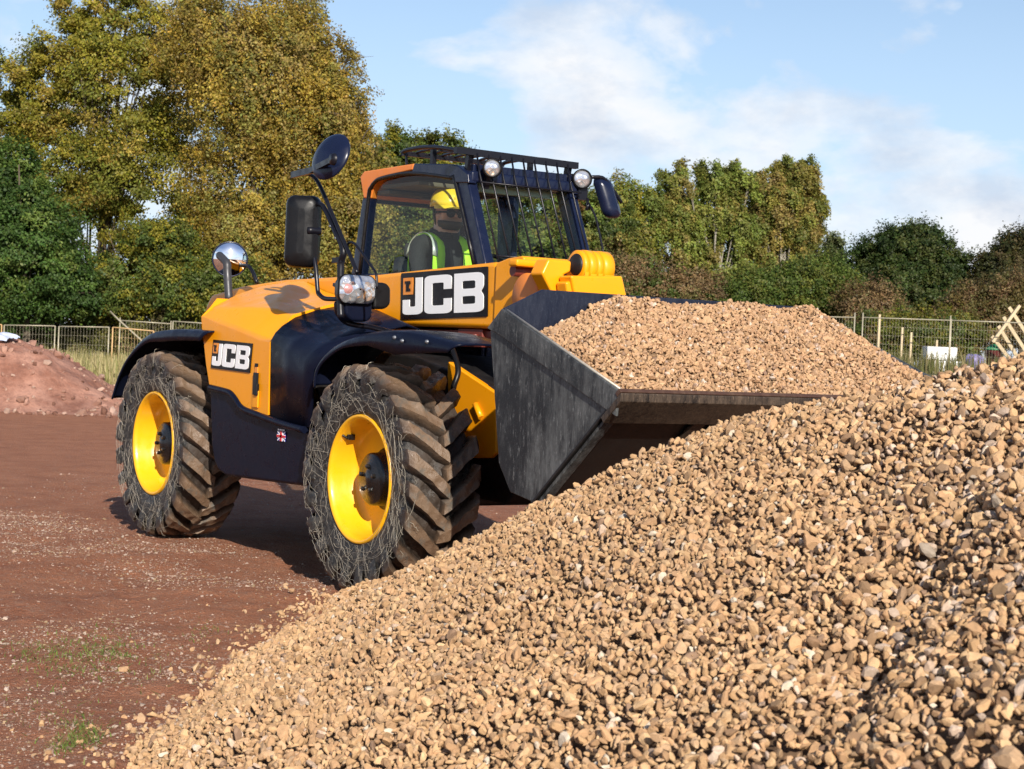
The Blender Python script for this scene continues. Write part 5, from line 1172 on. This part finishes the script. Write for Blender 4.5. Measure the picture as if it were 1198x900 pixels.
# timber pallet propped on its edge
D_ = 59.0
def tp(x, y, dd=0): return Vector(at(x, y, d=D_+dd))
pal = empty('timber_pallet', tuple(tp(1185, 425))); tag(pal, 'pale timber pallet frame propped at a slant at the right edge', 'pallet')
m = MB(); m.bar(tp(1161, 400.5), tp(1193, 357.5), .10, .14, up=tuple(CF)); m.build('rail', M['wood'], pal, bevel=.01)
for (a, b) in (((1180.5, 359.5), (1214, 411)), ((1174, 371), (1207, 422)), ((1168, 381.5), (1192, 421)), ((1160.5, 393.5), (1184, 424))):
    m = MB(); m.bar(tp(*a, .12), tp(*b, .5), .12, .05, up=tuple(CF)); m.build('slat', M['wood'], pal, bevel=.008)
m = MB(); m.bar(tp(1183, 424, .5), tp(1216, 405, .5), .10, .14, up=tuple(CF)); m.bar(tp(1188, 426, .5), tp(1188, 445, .5), .10, .1); m.bar(tp(1210, 410, .5), tp(1210, 445, .5), .1, .1); m.build('rail', M['wood'], pal, bevel=.01)
# blue sheet lying on the soil heap at the left
us_, vs_ = np.meshgrid(np.linspace(-9.4, -8.42, 40), np.linspace(28.9, 29.7, 30), indexing='ij'); xs_, ys_ = xy_of(us_, vs_)
zs_ = rub_z(us_, vs_)+.05+.08*fbm(us_, vs_, .4, 95); idx = np.arange(us_.size).reshape(us_.shape)
V = np.stack([xs_, ys_, zs_], -1).reshape(-1, 3); Fq = np.stack([idx[:-1, :-1], idx[1:, :-1], idx[1:, 1:], idx[:-1, 1:]], -1).reshape(-1, 4)
o = np_mesh('plastic_sheet', V, Fq, M['tarp'], smooth=True); place_origin(o, tuple(V.mean(0))); tag(o, 'crumpled pale blue plastic sheet on top of the soil heap', 'plastic sheet')

# ------------------------------------------------------------------ sky, sun, render
SUN = Vector((.86, -.31, .475)).normalized(); SKYLOC = (1.3, 1.7, .1)
w = bpy.data.worlds.new('World'); sc.world = w; w.use_nodes = True; nt = w.node_tree
bg = nt.nodes['Background']; bg.inputs['Strength'].default_value = .085
sky = nt.nodes.new('ShaderNodeTexSky'); sky.sky_type = 'NISHITA'; sky.sun_disc = False
sky.sun_elevation = math.asin(SUN.z); sky.sun_rotation = math.atan2(SUN.x, SUN.y); sky.air_density = 1.0; sky.dust_density = .6; sky.ozone_density = 1.2
tc = nt.nodes.new('ShaderNodeTexCoord'); sp_ = nt.nodes.new('ShaderNodeSeparateXYZ'); nt.links.new(tc.outputs['Generated'], sp_.inputs[0])
mp_ = nt.nodes.new('ShaderNodeMapping'); nt.links.new(tc.outputs['Generated'], mp_.inputs['Vector']); mp_.inputs['Scale'].default_value = (1, 1, 1.9); mp_.inputs['Location'].default_value = SKYLOC
nz = node(nt, 'ShaderNodeTexNoise', Scale=5.2, Detail=9, Roughness=.56, Distortion=.15); nt.links.new(mp_.outputs[0], nz.inputs['Vector'])
cf_ = ramp(nt, nz.outputs['Fac'], [(.495, (0, 0, 0)), (.555, (.6,)*3), (.65, (1,)*3)])
nz2 = node(nt, 'ShaderNodeTexNoise', Scale=11, Detail=6, Roughness=.6); nt.links.new(mp_.outputs[0], nz2.inputs['Vector'])
ccol = mixc(nt, ramp(nt, nz2.outputs['Fac'], [(.42, (0, 0, 0)), (.62, (1, 1, 1))]), (8.3, 8.4, 8.6), (5.6, 6.3, 7.4))
el = node(nt, 'ShaderNodeMapRange'); el.inputs['From Min'].default_value = .26; el.inputs['From Max'].default_value = .5; el.inputs['To Min'].default_value = 1; el.inputs['To Max'].default_value = .1; nt.links.new(sp_.outputs[2], el.inputs['Value'])
cm_ = node(nt, 'ShaderNodeMath', operation='MULTIPLY'); nt.links.new(cf_, cm_.inputs[0]); nt.links.new(el.outputs[0], cm_.inputs[1])
hz_ = node(nt, 'ShaderNodeMapRange'); hz_.inputs['From Min'].default_value = .0; hz_.inputs['From Max'].default_value = .24; hz_.inputs['To Min'].default_value = .88; hz_.inputs['To Max'].default_value = .15; nt.links.new(sp_.outputs[2], hz_.inputs['Value'])
thin = mixc(nt, hz_.outputs[0], sky.outputs[0], (5.9, 7.3, 8.8))
mt = nt.nodes.new('ShaderNodeMix'); mt.data_type = 'RGBA'; mt.blend_type = 'MULTIPLY'; mt.inputs[0].default_value = 1; nt.links.new(thin, mt.inputs[6]); mt.inputs[7].default_value = (.96, 1.01, 1.10, 1); thin = mt.outputs[2]
cmix = mixc(nt, cm_.outputs[0], thin, ccol)
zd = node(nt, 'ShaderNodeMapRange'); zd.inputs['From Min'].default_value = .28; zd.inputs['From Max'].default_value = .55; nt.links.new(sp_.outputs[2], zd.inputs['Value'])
mu = nt.nodes.new('ShaderNodeMix'); mu.data_type = 'RGBA'; mu.blend_type = 'MULTIPLY'; nt.links.new(zd.outputs[0], mu.inputs[0]); nt.links.new(cmix, mu.inputs[6]); mu.inputs[7].default_value = (.50, .56, .70, 1)  # overhead sky dimmed on purpose to weaken fill light and deepen shadows
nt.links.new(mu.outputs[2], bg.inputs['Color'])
sl = bpy.data.lights.new('sun', 'SUN'); sl.energy = 5.0; sl.angle = R(.53); sl.color = (1, .925, .82)
so = bpy.data.objects.new('sun', sl); COL.objects.link(so); so.rotation_euler = SUN.to_track_quat('Z', 'Y').to_euler(); so.location = (8, -8, 12)
vs_ = sc.view_settings; vs_.view_transform = 'Standard'; vs_.look = 'None'; vs_.exposure = .46; vs_.gamma = 1; vs_.use_curve_mapping = False
sc.render.engine = 'CYCLES'; sc.cycles.max_bounces = 8; sc.cycles.transparent_max_bounces = 16
sc.cycles.use_denoising = True
sc.render.resolution_x = 1024; sc.render.resolution_y = 769
